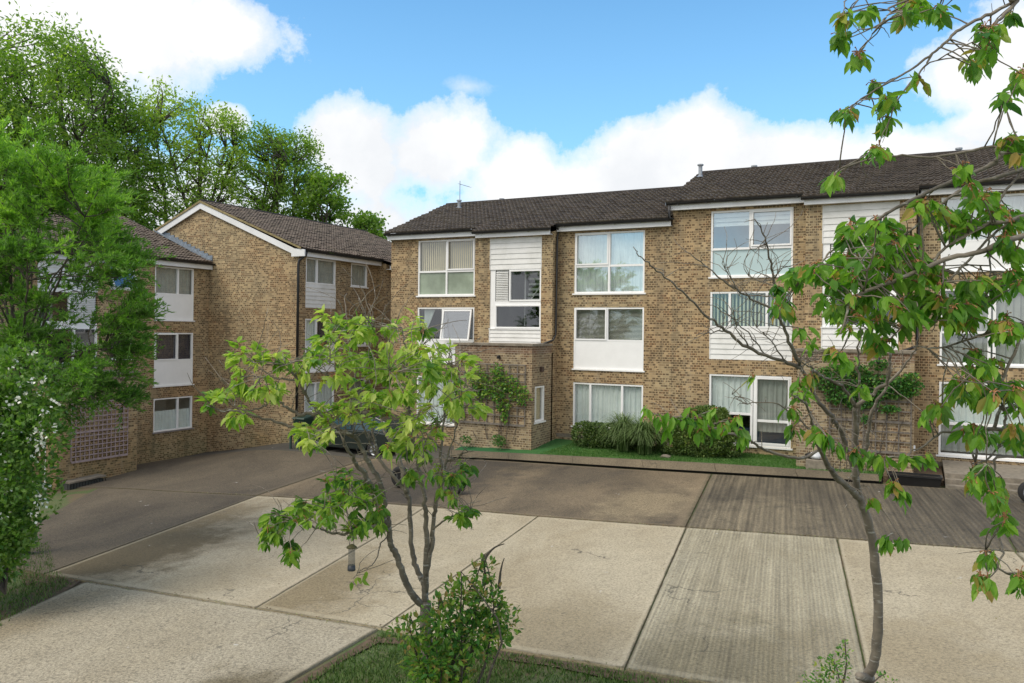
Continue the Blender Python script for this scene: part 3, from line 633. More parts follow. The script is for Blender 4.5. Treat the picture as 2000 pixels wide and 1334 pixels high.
        window(FM, b, R_[0], R_[1], 1.32, 3.38, mull=[c], trans=[2.24], sash=[(R_[0]+.03, c-.02, 2.28, 3.35)], cur='sheer', glass=GLASS2)
        window(FM, b, R_[0], R_[1], -.3, .84, mull=[c-.05], sash=[(R_[0]+.03, c-.06, -.27, .81)], cur='venet', sill=False, room=ROOMD)
        flatpanel(FM, b, R_[0], R_[1], -1.25, -.3)
        window(FM, b, R_[0], R_[1], -3.2, -1.72, mull=[R_[0]+.62, R_[0]+1.75], cur='sheer')
    else:
        c = (L[0]+L[1])/2-.03
        window(FM, b, L[0], L[1], 1.79, 3.86, mull=[(c+.0, 2.62, 3.86)], trans=[2.66], sash=[(c+.04, L[1]-.04, 2.71, 3.81)], cur=[('roman', L[0]+.06, L[1]-.06, 2.7, 3.8)], low=(2.63, FROST), glass=GLASS2)
        window(FM, b, L[0], L[1], .19, 1.32, mull=[L[0]+.6, L[0]+1.72], cur='vert', sill=False, room=ROOMD)
        boards(FM, b, L[0], L[1], -.8, .19, st=.165)
        wd = window(FM, b, L[0], L[1], -3.44, -1.27, mull=[c+.1, c+.19], trans=[(-2.48, L[0], c+.12), (-2.66, c+.17, L[1])], sash=[(c+.22, L[1]-.05, -3.38, -1.33)], cur=[('sheer', L[0]+.05, c+.1, -2.5, -1.32), ('greyh', c+.2, L[1]-.06, -3.0, -1.32)], room=ROOMD)
        mb = MB(); FM.box(mb, L[0]+.1, L[1]-.1, -.9, -.45, -3.42, -2.95); mb.build('blue_sofa', plain('sofa_blue', (.04,.08,.14), .8), wd)
        c = (R_[0]+R_[1])/2-.05
        window(FM, b, R_[0], R_[1], 2.62, 3.88, mull=[c], cur='sheer', glass=GLASS2, sill=False); flatpanel(FM, b, R_[0], R_[1], 1.83, 2.62, div=[c])
        window(FM, b, R_[0], R_[1], -.77, 1.33, mull=[c, c+.12], trans=[(.12, R_[0], c)], cur='greyh')
        window(FM, b, R_[0], R_[1], -3.3, -1.26, mull=[], trans=[-2.42], cur=[('sheer', R_[0]+.05, R_[1]-.05, -2.4, -1.3), ('grey', R_[0]+.05, R_[1]-.05, -3.2, -2.45)], room=ROOM)
    # rainwater goods
    pipe(b, [(s1+.09, MY-.33, z0f+.15), (s1+.07, MY-.12, z0f+.02), (s1+.06, SY-.03+.25, z0f-.2), (s1+.055, SY+.2, -.1), (s1+.05, SY+.0, -.28), (s1-.3, SY-.07, -.42), (s1-.9, SY-.09, -.47)])
    if not first: pipe(b, [(x0-.02, MY-.33, z0f+.13), (x0-.03, MY-.30, z0f-.24), (x0+.1, MY-.27, z0f-.3)], .045, 'rainwater_hopper')
    for (u, yy, hh) in ([(-17.03, 28.5, .30), (-15.6, 29.6, .2)] if first else [(-6.98, 28.6, .42), (-5.27, 29.6, .22), (1.2, 29.6, .25)]):
        mb = MB(); zz = EZ+(yy-MY+.28)*sl if yy < 29.4 else RZ-.1
        mb.tube([(u,yy,zz-.1), (u,yy,zz+hh)], .07, 10); mb.tube([(u,yy,zz+hh), (u,yy,zz+hh+.05)], .11, 10); mb.tube([(u,yy,zz+.0), (u,yy,zz+.06)], [.16, .09], 10)
        mb.build('flue_pipe', METALG, b)
    if first:
        mb = MB(); a_ = np.array((-17.0, 28.5, EZ+(28.5-MY+.28)*sl+.3)); mb.tube([a_, a_+(0,0,.85)], .014, 6); mb.tube([a_+(-.02,0,.72), a_+(.42,.1,.58)], .012, 6)
        for t in np.linspace(0, 1, 7): p = a_+np.array((-.02,0,.72))*(1-t)+np.array((.42,.1,.58))*t; mb.tube([p+(0,-.13,0), p+(0,.13,0)], .006, 5)
        mb.build('tv_aerial', METALG, b)
    else:
        for q in ((-7.03, 1),): pass
    # damp-proof line and air bricks
    mb = MB(); FM.box(mb, s1+.01, x1-.02, -.01, .012, -3.62, -3.5); mb.build('plinth_render', COPE, b)
    return b
block(-18.07, 0., 'brown-roofed brick flats in the middle, lower of the two right-hand blocks, with tied-back curtain window', True)
block(-7.03, .5, 'taller brick flats at the right edge behind the cherry boughs, roof stepped up', False)

# ------------------------------------------------------------------ flats on the left: gabled block and the lower one in front of it
X2, X1, GY = -21.4, -26.2, 23.7
F2, F1 = FR('x', X2), FR('x', X1); FG = FR('y', GY)
b = thing('apartment_building', (-26.6, 29.2, -4.6), 'brick flats with blank gable wall and white bargeboards facing the yard', 'apartment block', 'terraces of brick flats around the yard')
W1, W2 = (24.15, 25.95), (26.95, 28.07)
mb = MB(); wall(F2, mb, GY, 28.83, -5.8, 2.84, [(W1[0],W1[1],.84,2.82), (W1[0],W1[1],-1.7,.4), (W1[0],W1[1],-3.3,-2.13), (W2[0],W2[1],1.84,2.82), (W2[0],W2[1],-.7,.4), (W2[0],W2[1],-3.2,-2.13)])
mb.poly([(X2,GY,-6.), (-31.9,GY,-6.), (-31.9,GY,2.9), (-26.65,GY,5.12), (X2,GY,2.9)])
mb.poly([(-31.9,GY,-6.), (-31.9,34.8,-6.), (-31.9,34.8,2.9), (-31.9,GY,2.9)])
mb.poly([(-31.9,34.8,-6.), (X2,34.8,-6.), (X2,34.8,2.9), (-26.65,34.8,5.12), (-31.9,34.8,2.9)])
F2S = FR('x', X2+.45); wall(F2S, mb, 28.83, 31.7, -5.6, 2.9, [(29.3,31.2,-.6,2.5)]); wall(F2, mb, 31.7, 34.8, -5.6, 2.84, [])
for u in (28.83, 31.7): mb.poly([(X2,u,-5.6), (X2+.45,u,-5.6), (X2+.45,u,2.9), (X2,u,3.08)])
mb.build('brick_wall', BR, b)
# lower gable leaf standing a brick proud, as the shade line shows
mb = MB(); mb.box((-24.1, GY-.03, -5.6), (X2+.03, GY-.001, -3.9)); mb.build('gable_plinth', BRL, b)
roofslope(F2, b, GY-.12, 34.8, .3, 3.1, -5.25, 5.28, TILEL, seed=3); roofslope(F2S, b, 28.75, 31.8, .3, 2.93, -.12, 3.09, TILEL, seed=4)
mb = MB(); mb.poly([(-26.65,GY-.1,5.28), (-26.65,34.8,5.28), (-32.2,34.8,3.05), (-32.2,GY-.1,3.05)]); mb.build('rear_roof', TILEL, b)
mb = MB()
for u in np.arange(GY-.1, 34.7, .45): mb.tube([(-26.65,u,5.29), (-26.65,u+.46,5.29)], .085, 10)
mb.build('ridge_tiles', TILEL, b)
eaves(F2, b, GY+.2, 28.8, 2.83, 3.06); eaves(F2S, b, 28.86, 31.7, 2.66, 2.88)
mb = MB()      # bargeboards
def barge(xa, za, xb, zb, h=.24): mb.prism([(xa,GY-.06,za-h), (xb,GY-.06,zb-h), (xb,GY-.06,zb), (xa,GY-.06,za)], [(xa,GY-.11,za-h), (xb,GY-.11,zb-h), (xb,GY-.11,zb), (xa,GY-.11,za)])
barge(-26.65, 5.20, X2+.05, 3.05); barge(-26.65, 5.20, -32., 3.05)
mb.prism([(X2-.25,GY-.062,2.80), (X2+.42,GY-.062,2.80), (X2+.42,GY-.062,3.06), (X2-.25,GY-.062,3.12)], [(X2-.25,GY-.112,2.80), (X2+.42,GY-.112,2.80), (X2+.42,GY-.112,3.06), (X2-.25,GY-.112,3.12)])
mb.build('bargeboard', FASC, b)
mb = MB()
for xb, zb in ((X2+.25, 3.12), (-32., 3.12)): mb.prism([(-26.65,GY-.10,5.205), (xb,GY-.10,zb-.045), (xb,GY-.10,zb+.03), (-26.65,GY-.10,5.30)], [(-26.65,GY-.14,5.205), (xb,GY-.14,zb-.045), (xb,GY-.14,zb+.03), (-26.65,GY-.14,5.30)])
mb.build('verge_mortar', MORT, b)
c = W1[0]+.68
window(F2, b, W1[0], W1[1], 1.8, 2.82, mull=[c], cur='grey', sill=False); boards(F2, b, W1[0], W1[1], .84, 1.8, st=.16)
window(F2, b, W1[0], W1[1], -.72, .4, mull=[c], cur=[('sheer', W1[0]+.05, c, -.68, .36), ('navy', c+.3, W1[1]-.05, -.68, .36)], sill=False, room=ROOMD); flatpanel(F2, b, W1[0], W1[1], -1.7, -.72)
window(F2, b, W1[0], W1[1], -3.3, -2.13, mull=[c], cur='sheer')
window(F2, b, W2[0], W2[1], 1.84, 2.82, cur='grey'); window(F2, b, W2[0], W2[1], -.7, .4, room=ROOMD); window(F2, b, W2[0], W2[1], -3.2, -2.13, cur='grey')
boards(F2S, b, 29.3, 31.2, 1.3, 2.5); window(F2S, b, 29.3, 31.2, -.6, 1.3, room=ROOMD)
pipe(b, [(X2+.28, GY+.16, 3.02), (X2+.26, GY+.14, 2.86), (X2+.07, GY-.02, 2.66), (X2+.06, GY-.05, 2.5), (X2+.06, GY-.05, -4.45)], .052)

b = thing('apartment_building', (-28.5, 18.2, -5.3), 'lower brick flats at the left behind the willow, with purple trellis porch', 'apartment block', 'terraces of brick flats around the yard')
V1, V2, V3 = (21.07, 22.92), (18.94, 20.07), (13.4, 15.2)
hs = []
for V in (V1, V3): hs += [(V[0],V[1],.28,2.38), (V[0],V[1],-2.3,-.22), (V[0],V[1],-4.08,-2.78)]
hs += [(V2[0],V2[1],1.4,2.38), (V2[0],V2[1],-1.2,-.22)]
mb = MB(); wall(F1, mb, 12.7, 15.95, -6.2, 2.4, [h for h in hs if h[1] < 15.9]); wall(F1, mb, 18.85, GY+.0, -6.2, 2.4, [h for h in hs if h[0] > 18.8])
F1S = FR('x', X1+.45); wall(F1S, mb, 15.95, 18.85, -6., 2.32, [(16.2, 18.35, -1.9, 2.3)])
for u in (15.95, 18.85): mb.poly([(X1,u,-6.), (X1+.45,u,-6.), (X1+.45,u,2.32), (X1,u,2.5)])
mb.poly([(X1,12.7,-6.2), (-36.7,12.7,-6.2), (-36.7,12.7,2.6), (-31.45,12.7,4.75), (X1,12.7,2.6)]); mb.poly([(-36.7,12.7,-6.2), (-36.7,GY,-6.2), (-36.7,GY,2.6), (-36.7,12.7,2.6)])
mb.build('brick_wall', BRL, b)
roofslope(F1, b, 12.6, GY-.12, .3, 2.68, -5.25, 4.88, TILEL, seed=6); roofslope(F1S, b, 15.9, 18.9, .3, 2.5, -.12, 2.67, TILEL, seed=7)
mb = MB(); mb.poly([(-31.45,12.6,4.88), (-31.45,GY-.12,4.88), (-37.,GY-.12,2.6), (-37.,12.6,2.6)]); mb.build('rear_roof', TILEL, b)
eaves(F1, b, 12.7, 15.9, 2.4, 2.64); eaves(F1, b, 18.9, GY-.02, 2.4, 2.64); eaves(F1S, b, 15.9, 18.9, 2.24, 2.46)
mb = MB(); nst = 13      # stepped lead flashing against the gable
for k_ in range(nst):
    xa = -26.0-3.3*k_/nst; xb = -26.0-3.3*(k_+1)/nst; za = 2.72+.415*(-26.0-xa); zb = 2.72+.415*(-26.0-xb)
    mb.prism([(xa,GY-.012,za+.02), (xb,GY-.012,zb+.02), (xb,GY-.012,zb+.17), (xa,GY-.012,zb+.17)], [(xa,GY-.024,za+.02), (xb,GY-.024,zb+.02), (xb,GY-.024,zb+.17), (xa,GY-.024,zb+.17)])
    mb.prism([(xa,GY-.02,za+.05), (xb,GY-.02,zb+.05), (xb,GY-.26,zb+.05), (xa,GY-.26,za+.05)], [(xa,GY-.02,za+.075), (xb,GY-.02,zb+.075), (xb,GY-.26,zb+.075), (xa,GY-.26,za+.075)])
mb.build('lead_flashing', LEAD, b)
for V in (V1, V3):
    c = V[0]+1.1
    window(F1, b, V[0], V[1], 1.28, 2.38, mull=[c], cur='grey', sill=False); flatpanel(F1, b, V[0], V[1], .28, 1.28)
    window(F1, b, V[0], V[1], -1.33, -.22, mull=[c], sash=[(V[0]+.03, c-.02, -1.3, -.25)], cur='navy', sill=False, room=ROOMD); flatpanel(F1, b, V[0], V[1], -2.3, -1.33)
    window(F1, b, V[0], V[1], -4.08, -2.78, mull=[c+.05], cur='half', silm=SILL)
w_ = window(F1, b, V2[0], V2[1], 1.4, 2.38, room=ROOMD); window(F1, b, V2[0], V2[1], -1.2, -.22, cur='navy')
mb = MB()
def OP(u, t, d): return F1.P(u, .02+.42*(1-t)+d, 1.4+.95*t)
for (ua, ub, ta, tb) in ((18.97, 19.03, 0, 1), (19.95, 20.02, 0, 1), (19.03, 19.95, 0, .06), (19.03, 19.95, .94, 1)): mb.prism([OP(ua,ta,0), OP(ub,ta,0), OP(ub,tb,0), OP(ua,tb,0)], [OP(ua,ta,.05), OP(ub,ta,.05), OP(ub,tb,.05), OP(ua,tb,.05)])
mb.build('open_sash', WHITE, w_); mb = MB(); mb.poly([OP(19.02,.05,.02), OP(19.96,.05,.02), OP(19.96,.95,.02), OP(19.02,.95,.02)]); mb.build('open_sash_pane', GLASS2, w_)
boards(F1S, b, 16.2, 18.35, 1.25, 2.3, st=.17); boards(F1S, b, 16.2, 18.35, -1.9, -1.3, st=.16)
mb = MB(); F1S.box(mb, 16.2, 18.35, -.12, -.03, -.05, .1); F1S.box(mb, 16.2, 18.35, -.05, .0, 1.2, 1.26); mb.build('stair_screen_frame', WHITE, b)
window(F1S, b, 16.2, 17.35, .1, 1.2, room=ROOMD, sill=False); window(F1S, b, 16.2, 18.35, -1.3, -.05, room=ROOMD, sill=False, mull=[17.5])
louvre_back(F1S, b, 17.36, 18.34, .1, 1.2); louvre(F1S, b, 17.38, 18.3, .1, 1.19)
XP = -24.2; F1P = FR('x', XP); mb = MB(); wall(F1P, mb, 15.9, 18.8, -6.2, -1.87, []); mb.poly([(XP,15.9,-6.2), (X1+.45,15.9,-6.2), (X1+.45,15.9,-1.87), (XP,15.9,-1.87)]); mb.poly([(XP,18.8,-6.2), (X1,18.8,-6.2), (X1,18.8,-1.87), (XP,18.8,-1.87)])
mb.build('porch_wall', BRL, b); mb = MB(); F1P.box(mb, 15.9, 18.8, -1.9, .004, -1.87, -1.62); mb.build('porch_parapet', BRO, b); mb = MB(); F1P.box(mb, 15.85, 18.85, -1.9, .05, -1.62, -1.55); mb.build('porch_coping', COPE, b)
# glazed entrance door set back beside the porch
FD = FR('y', 15.88); dw = window(FD, b, -25.6, -24.75, -5.1, -3.0, trans=[-4.1], room=ROOMD, sill=False)

# ------------------------------------------------------------------ wall furniture
def trellis(f, u0, u1, z0, z1, st, m, label, thick=.018, wd=.03, rnd=0.):
    t = thing('trellis', f.P((u0+u1)/2, .05, z0), label, 'trellis', 'trellises fixed to the porches'); mb = MB()
    nu, nz = round((u1-u0)/st), round((z1-z0)/st)
    for k_ in range(nu+1): u = u0+(u1-u0)*k_/nu+rnd*random.uniform(-1, 1); f.box(mb, u-wd/2, u+wd/2, .03, .03+thick, z0, z1)
    mb.build('upright_slats', m, t); mb = MB()
    for k_ in range(nz+1): z = z0+(z1-z0)*k_/nz+rnd*random.uniform(-1, 1); f.box(mb, u0, u1, .03+thick+.001, .03+2*thick, z-wd*(1.6 if k_ in (0, nz//2) else .6), z+wd*.6)
    mb.build('cross_slats', m, t); return t
trellis(F1P, 16.35, 18.4, -4.38, -2.5, .155, WOODT, 'purple-brown square trellis filling the left porch wall')
trellis(FP, -14.1, -11.27, -3.05, -1.1, .27, WOODG, 'weathered grey trellis on the middle porch behind a climbing plant', rnd=.012)
trellis(FP, -2.05, -.08, -3.05, -1.2, .27, WOODG, 'grey trellis under ivy on the right-hand porch', rnd=.012)
def wall_lamp(p, label, size=.12):
    t = thing('wall_lamp', p, label, 'lamp'); x, y, z = p
    mb = MB(); mb.box((x-size*.3, y-.03, z-size), (x+size*.3, y+.0, z+size)); mb.tube([(x,y-.03,z+size*.5), (x,y-.12,z+size*.6)], .015, 6); mb.build('bracket', BLACK, t)
    mb = MB(); mb.tube([(x,y-.13,z-size*.7), (x,y-.13,z+size*.4), (x,y-.13,z+size)], [size*.5, size*.62, size*.1], 10); mb.build('lamp_head', BLACK, t)
wall_lamp((-12.23, PY, -.86), 'small black floodlight above the trellis of the middle porch', .07)
wall_lamp((-.86, PY, -.68), 'black lantern over the ivy on the right-hand porch', .09)
wall_lamp((-2.69, SY+.4, -2.1), 'slim black fitting on the wall right of the patio door', .13)

# ------------------------------------------------------------------ foliage tools
TPL = np.array([(0,0,0),(.33,.26,.03),(.33,-.26,.03),(.33,0,-.02),(.72,.20,-.02),(.72,-.20,-.02),(.72,0,-.075),(1,0,-.16)])
TF = [(0,3,1,1),(0,2,3,3),(3,6,4,1),(2,5,6,3),(6,7,4,4),(5,7,6,6)]
def unit(a): return a/(np.linalg.norm(a, axis=-1, keepdims=True)+1e-9)
def leaves(mb, pos, dirs, L, tint, width=1., curl=1.):
    """real folded leaves: pos (n,3) leaf bases, dirs (n,3) axes"""
    n_ = len(pos); d = unit(dirs); up = unit(np.array([0,0,1.])+rng.normal(0, .45, (n_, 3))); s = unit(np.cross(up, d)); u = np.cross(d, s)
    L = np.broadcast_to(L, (n_,)).astype(float); cu = curl*rng.uniform(.3, 2.2, n_)
    V = pos[:, None]+L[:, None, None]*(TPL[None, :, 0:1]*d[:, None]+TPL[None, :, 1:2]*width*s[:, None]+TPL[None, :, 2:3]*cu[:, None, None]*u[:, None])
    i = mb.verts(V.reshape(-1, 3), np.repeat(np.clip(tint, 0, 1), 8))
    base = i+8*np.arange(n_)
    for a, b_, c, d_ in TF:
        if c == d_ or a == b_: 
            q = [a, b_, c]; mb.tri.append(np.stack([base+k_ for k_ in q], -1))
        else: mb.q.append(np.stack([base+a, base+b_, base+c, base+d_], -1))
_ob = MB.build
def _build(s, *a, **k):
    for t in getattr(s, 'tri', []): s.f += t.tolist()
    return _ob(s, *a, **k)
MB.build = _build; _oi = MB.__init__
def _init(s): _oi(s); s.tri = []
MB.__init__ = _init
def blades(mb, pos, dirs, L, W, tint):       # simple diamond leaflets (n)
    n_ = len(pos); d = unit(dirs); s = unit(np.cross(d, unit(rng.normal(0, 1, (n_, 3))))); L = np.broadcast_to(L, (n_,))[:, None]; W = np.broadcast_to(W, (n_,))[:, None]
    up = np.cross(s, d)
    P = np.stack([pos, pos+d*L*.45+s*W+up*L*.06, pos+d*L, pos+d*L*.45-s*W+up*L*.06], 1); mb.quads(P, np.clip(tint, 0, 1))
def smooth(pts, n_=6):
    P = np.asarray(pts, float)
    if len(P) < 3: return np.array([P[0]+(P[-1]-P[0])*t for t in np.linspace(0, 1, n_)])
    Q = np.vstack([2*P[0]-P[1], P, 2*P[-1]-P[-2]]); out_ = []
    for k_ in range(1, len(Q)-2):
        for t in np.linspace(0, 1, n_, endpoint=False):
            a, b_, c, d = Q[k_-1:k_+3]; out_.append(.5*((2*b_)+(-a+c)*t+(2*a-5*b_+4*c-d)*t*t+(-a+3*b_-3*c+d)*t**3))
    out_.append(P[-1]); return np.array(out_)
def limb(mb, pts, r0, r1, seg=8, wob=.008, n_=6, store=None):
    S = smooth(pts, n_); k_ = len(S); S[1:-1] += rng.normal(0, wob, (k_-2, 3))
    R = np.linspace(r0, r1, k_)*(1+.04*np.sin(np.arange(k_)*.9+rng.uniform(0,6))); mb.tube(S, R, seg); 
    if store is not None: store.append(np.column_stack([S, R]))
    return S
def twig(mb, a, b_, r0, r1, bend=.12, n_=7):
    a, b_ = np.asarray(a), np.asarray(b_); L = np.linalg.norm(b_-a); off = rng.normal(0, 1, 3)*L*bend; off[2] = abs(off[2])*.6
    t = np.linspace(0, 1, n_)[:, None]; S = a*(1-t)+b_*t+off*np.sin(t*math.pi)+rng.normal(0, L*.012, (n_, 3))*np.sin(t*math.pi); mb.tube(S, np.linspace(r0, r1, n_), 5); return S
def cluster_tree(wood, crown, fruit, limbs, clusters, L, nl, tintr, droop, spread=.5, maxd=9.):
    """join each leaf cluster to the nearest limb with a twig and hang leaves round its end"""
    allp = np.vstack(limbs)
    for (p, k_) in clusters:
        q = allp[:, :3]; dd = np.linalg.norm(q-p, axis=1)+.3*np.maximum(0, q[:, 2]-p[2]); j = int(dd.argmin()); s0 = q[j]
        r = min(allp[j, 3]*.6, .004+.004*dd[j])
        T = twig(wood, s0, p, max(r, .004), .0028, .05)
        if dd[j] > .4: limbs.append(np.column_stack([T, np.full(len(T), .005)])); allp = np.vstack(limbs)
        n_ = int(nl*rng.uniform(.7, 1.3)); th = rng.uniform(0, 2*math.pi, n_); ax = unit(T[-1]-T[-3])
        base = p+rng.normal(0, L*.16, (n_, 3)); d = np.column_stack([np.cos(th), np.sin(th), rng.normal(-droop, .35, n_)])+ax*spread
        leaves(crown, base, d, L*rng.uniform(.65, 1.15, n_), np.clip(rng.normal(tintr[0], tintr[1]*1.2)+rng.normal(0, .17, n_), 0, 1), .78)
        if fruit is not None and rng.uniform() < .5:
            for _ in range(rng.integers(5, 10)):
                e = p+rng.normal(0, L*.17, 3); fruit.tube([p, (p+e)/2+(0,0,.01), e], [.0022, .002, .004], 4)

# ------------------------------------------------------------------ cherry tree in the middle of the foreground
def pxl(lst, Z): return [at(x, y, (Z if np.isscalar(Z) else Z[min(i, len(Z)-1)])) for i, (x, y) in enumerate(lst)]
ZT = 8.6
t1 = thing('cherry_tree', at(845, 1500, ZT), 'bushy many-stemmed cherry tree with bird feeder in the centre foreground', 'tree', 'foreground cherry trees')
wood, crown, fruit, LM = MB(), MB(), MB(), []
limb(wood, pxl([(848,1520),(842,1400),(835,1290),(831,1215),(832,1175)], ZT), .070, .060, 12, .003, store=LM)
def snap(P, LM):
    A = np.vstack(LM)[:, :3]; P = [np.array(p) for p in P]; d = P[0]/np.linalg.norm(P[0]); j = int(np.linalg.norm(A/np.linalg.norm(A, axis=1)[:, None]-d, axis=1).argmin())
    q = A[j]; f = np.linalg.norm(q)/np.linalg.norm(P[0]); n_ = len(P); return [q]+[p*(f+(1-f)*(i/n_)**2) for i, p in enumerate(P)][1:]
def LB(lst, Zs, r0, r1, n_=6, wob=.006, wd=None): return limb(wd or wood, snap(pxl(lst, Zs), LM), r0, r1, 8, wob, n_, store=LM)
LB([(832,1185),(809,1165),(792,1134),(775,1088),(764,1063),(760,1026),(753,992),(742,941),(719,902),(696,857),(685,851),(651,829),(617,800),(595,766),(575,732),(544,715),(493,707)], np.linspace(8.6,7.6,17), .040, .006)
LB([(833,1175),(828,1140),(820,1122),(806,1083),(801,1009),(798,970),(775,936),(741,896),(730,851),(719,817),(696,766),(690,715),(678,655)], np.linspace(8.6,8.9,13), .036, .006)
LB([(834,1160),(832,1088),(833,1020),(828,975),(815,900),(801,817),(795,738),(792,682),(785,640)], np.linspace(8.6,8.2,9), .033, .006)
LB([(836,1120),(843,1071),(847,1020),(852,975),(862,930),(861,874),(870,795),(868,738),(880,700)], np.linspace(8.6,8.4,9), .030, .005)
LB([(798,960),(785,915),(770,874),(753,845),(738,800),(720,740)], np.linspace(8.7,9.2,6), .032, .006)
LB([(749,1026),(742,1000),(735,975),(715,930),(695,905),(688,890),(672,870)], np.linspace(8.3,7.5,7), .036, .012)
LB([(752,1040),(747,1026),(719,1032),(696,1037),(662,1043),(634,1036),(600,1025),(560,1010),(528,1000)], np.linspace(8.3,7.2,9), .022, .004)
LB([(696,857),(679,848),(630,842),(575,834),(521,820),(476,806),(425,800),(405,785)], np.linspace(7.9,7.3,8), .02, .005)
LB([(617,812),(586,809),(560,795),(532,780),(515,795),(480,801),(453,792)], np.linspace(7.8,7.5,7), .018, .005)
LB([(595,770),(580,745),(545,740),(500,735),(470,735)], np.linspace(7.8,7.5,5), .013, .004)
LB([(862,930),(872,905),(891,896),(905,885),(925,880)], np.linspace(8.5,8.2,5), .014, .005)
LB([(848,1010),(858,960),(875,890),(890,840),(905,790)], np.linspace(8.5,8.2,5), .016, .005)
LB([(845,1040),(870,1015),(890,1005),(905,1000),(918,998)], np.linspace(8.5,8.1,5), .012, .004)
LB([(747,1045),(745,1062),(739,1083),(725,1104),(705,1113),(693,1126)], np.linspace(8.2,7.8,6), .008, .003)
LB([(696,766),(720,740),(745,700),(770,670),(800,650)], 8.6, .014, .004); LB([(770,874),(800,830),(830,800),(850,760),(845,720)], 8.5, .014, .004)
LB([(719,817),(700,790),(670,760),(640,735),(610,715)], 8.3, .014, .004); LB([(741,896),(715,850),(705,810),(690,790)], 8.0, .013, .004)
LB([(870,795),(895,770),(920,760),(935,765)], 8.3, .010, .004); LB([(861,874),(835,850),(820,830),(800,800)], 8.1, .012, .004); LB([(868,738),(900,700),(925,690)], 8.3, .009, .003)
REG = [(478,695,38,26,6),(560,712,40,22,6),(480,740,42,26,8),(440,770,25,20,3),(412,782,12,8,2),(460,815,18,12,2),(530,755,30,20,5),(620,715,48,28,11),(685,645,46,26,13),(655,622,22,10,4),
 (635,668,36,18,6),(720,640,28,20,4),(795,640,40,22,9),(760,700,50,40,14),(690,720,50,30,10),(700,790,55,35,10),(835,700,46,36,13),(872,738,44,30,12),(900,778,36,22,9),(930,795,18,10,4),(910,706,13,8,2),
 (800,775,48,38,11),(640,810,30,26,5),(620,850,32,22,8),(598,830,18,16,3),(830,830,38,36,8),(790,862,36,26,7),(832,880,28,18,5),(800,935,24,18,3),(850,922,18,18,4),(900,915,24,22,6),(880,958,22,16,3),
 (905,1000,20,10,4),(700,962,38,26,13),(660,970,32,22,10),(722,1005,32,26,10),(645,1000,28,18,8),(580,1000,32,22,8),(540,1010,22,13,6),(528,1045,18,18,5),(560,1062,13,12,3),(572,1083,10,8,2),
 (690,1022,22,18,5),(660,930,26,16,5),(895,1010,12,8,2),(740,760,60,50,8),(760,820,40,30,5)]
cl = []
for cx, cy, rx, ry, k_ in REG:
    for _ in range(int(k_*1.35+.5)):
        a, r = rng.uniform(0, 2*math.pi), math.sqrt(rng.uniform(0, 1)); x, y = cx+rx*r*math.cos(a), cy+ry*r*math.sin(a)
        Zc = 7.9+.6*rng.normal() if x > 600 else 7.6+.35*rng.normal(); cl.append((at(x, y, max(6.8, min(9.2, Zc))), 0))
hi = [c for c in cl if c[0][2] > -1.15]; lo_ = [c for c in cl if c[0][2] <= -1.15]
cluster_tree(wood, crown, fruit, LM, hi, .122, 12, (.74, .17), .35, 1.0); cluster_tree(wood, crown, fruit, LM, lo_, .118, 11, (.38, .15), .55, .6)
cluster_tree(wood, crown, None, LM, [(at(690,1130,7.8), 0), (at(712,1122,7.8), 0)], .15, 3, (.5, .1), .7)
for _ in range(330):      # bare twiglets among the stems
    A = LM[rng.integers(0, len(LM))]; a = A[rng.integers(0, len(A)), :3]
    if a[2] < -3.1: continue
    twig(wood, a, a+rng.normal(0, 1, 3)*(.22,.16,.16)+(0,0,.16), .0045, .002)
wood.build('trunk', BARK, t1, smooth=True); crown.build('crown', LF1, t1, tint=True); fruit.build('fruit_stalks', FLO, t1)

# ------------------------------------------------------------------ thin cherry on the right and the boughs that reach in
t2 = thing('cherry_tree', at(1700, 1460, 8.6), 'slender cherry tree with forked trunk standing right of centre in the foreground', 'tree', 'foreground cherry trees')
wood, crown, fruit, LM = MB(), MB(), MB(), []
limb(wood, pxl([(1662,1520),(1668,1400),(1690,1330),(1708,1287),(1715,1202),(1708,1089),(1694,1015),(1676,968)], np.linspace(8.6,7.7,8)), .058, .038, 12, .003, store=LM)
wood.tube(pxl([(1700,1325),(1683,1322),(1677,1321)], [8.35,8.15,8.05]), [.05,.045,.04], 10)
LB([(1680,975),(1658,953),(1624,919),(1598,870),(1590,840)], np.linspace(7.7,6.6,5), .036, .014); LB([(1590,840),(1580,800),(1562,780),(1545,770)], [6.6,6.4,6.2,6.1], .013, .004)
LB([(1676,968),(1672,930),(1673,885),(1672,840),(1671,795)], np.linspace(7.7,7.1,5), .034, .020)
LB([(1676,960),(1665,905),(1646,849),(1628,820),(1595,780),(1568,725),(1532,708),(1460,678),(1418,645),(1385,621),(1340,576),(1290,535),(1255,505),(1237,482)], np.linspace(7.6,6.0,14), .026, .003, wob=.006)
LB([(1562,722),(1550,684),(1526,630),(1508,604),(1446,571),(1382,522),(1341,492)], np.linspace(7.0,6.3,7), .018, .003)
LB([(1526,635),(1511,546),(1504,509),(1494,464),(1474,428)], np.linspace(6.8,6.3,5), .013, .004, wob=.004)
LB([(1671,795),(1645,755),(1604,735),(1586,720),(1560,706)], np.linspace(7.1,6.6,5), .016, .004)
LB([(1671,795),(1705,768),(1732,744),(1739,705),(1729,654),(1720,610),(1700,575)], np.linspace(7.1,6.5,7), .020, .004)
LB([(1675,930),(1692,870),(1703,804),(1744,741),(1783,690),(1798,651)], np.linspace(7.6,6.8,6), .024, .004)
LB([(1672,840),(1680,760),(1675,700),(1680,640),(1668,600)], np.linspace(7.2,6.6,5), .014, .004)
LB([(1598,880),(1560,895),(1500,880),(1474,867),(1462,857),(1427,847),(1384,836),(1348,826),(1321,820),(1270,806)], np.linspace(6.6,5.6,10), .014, .003, wob=.004)
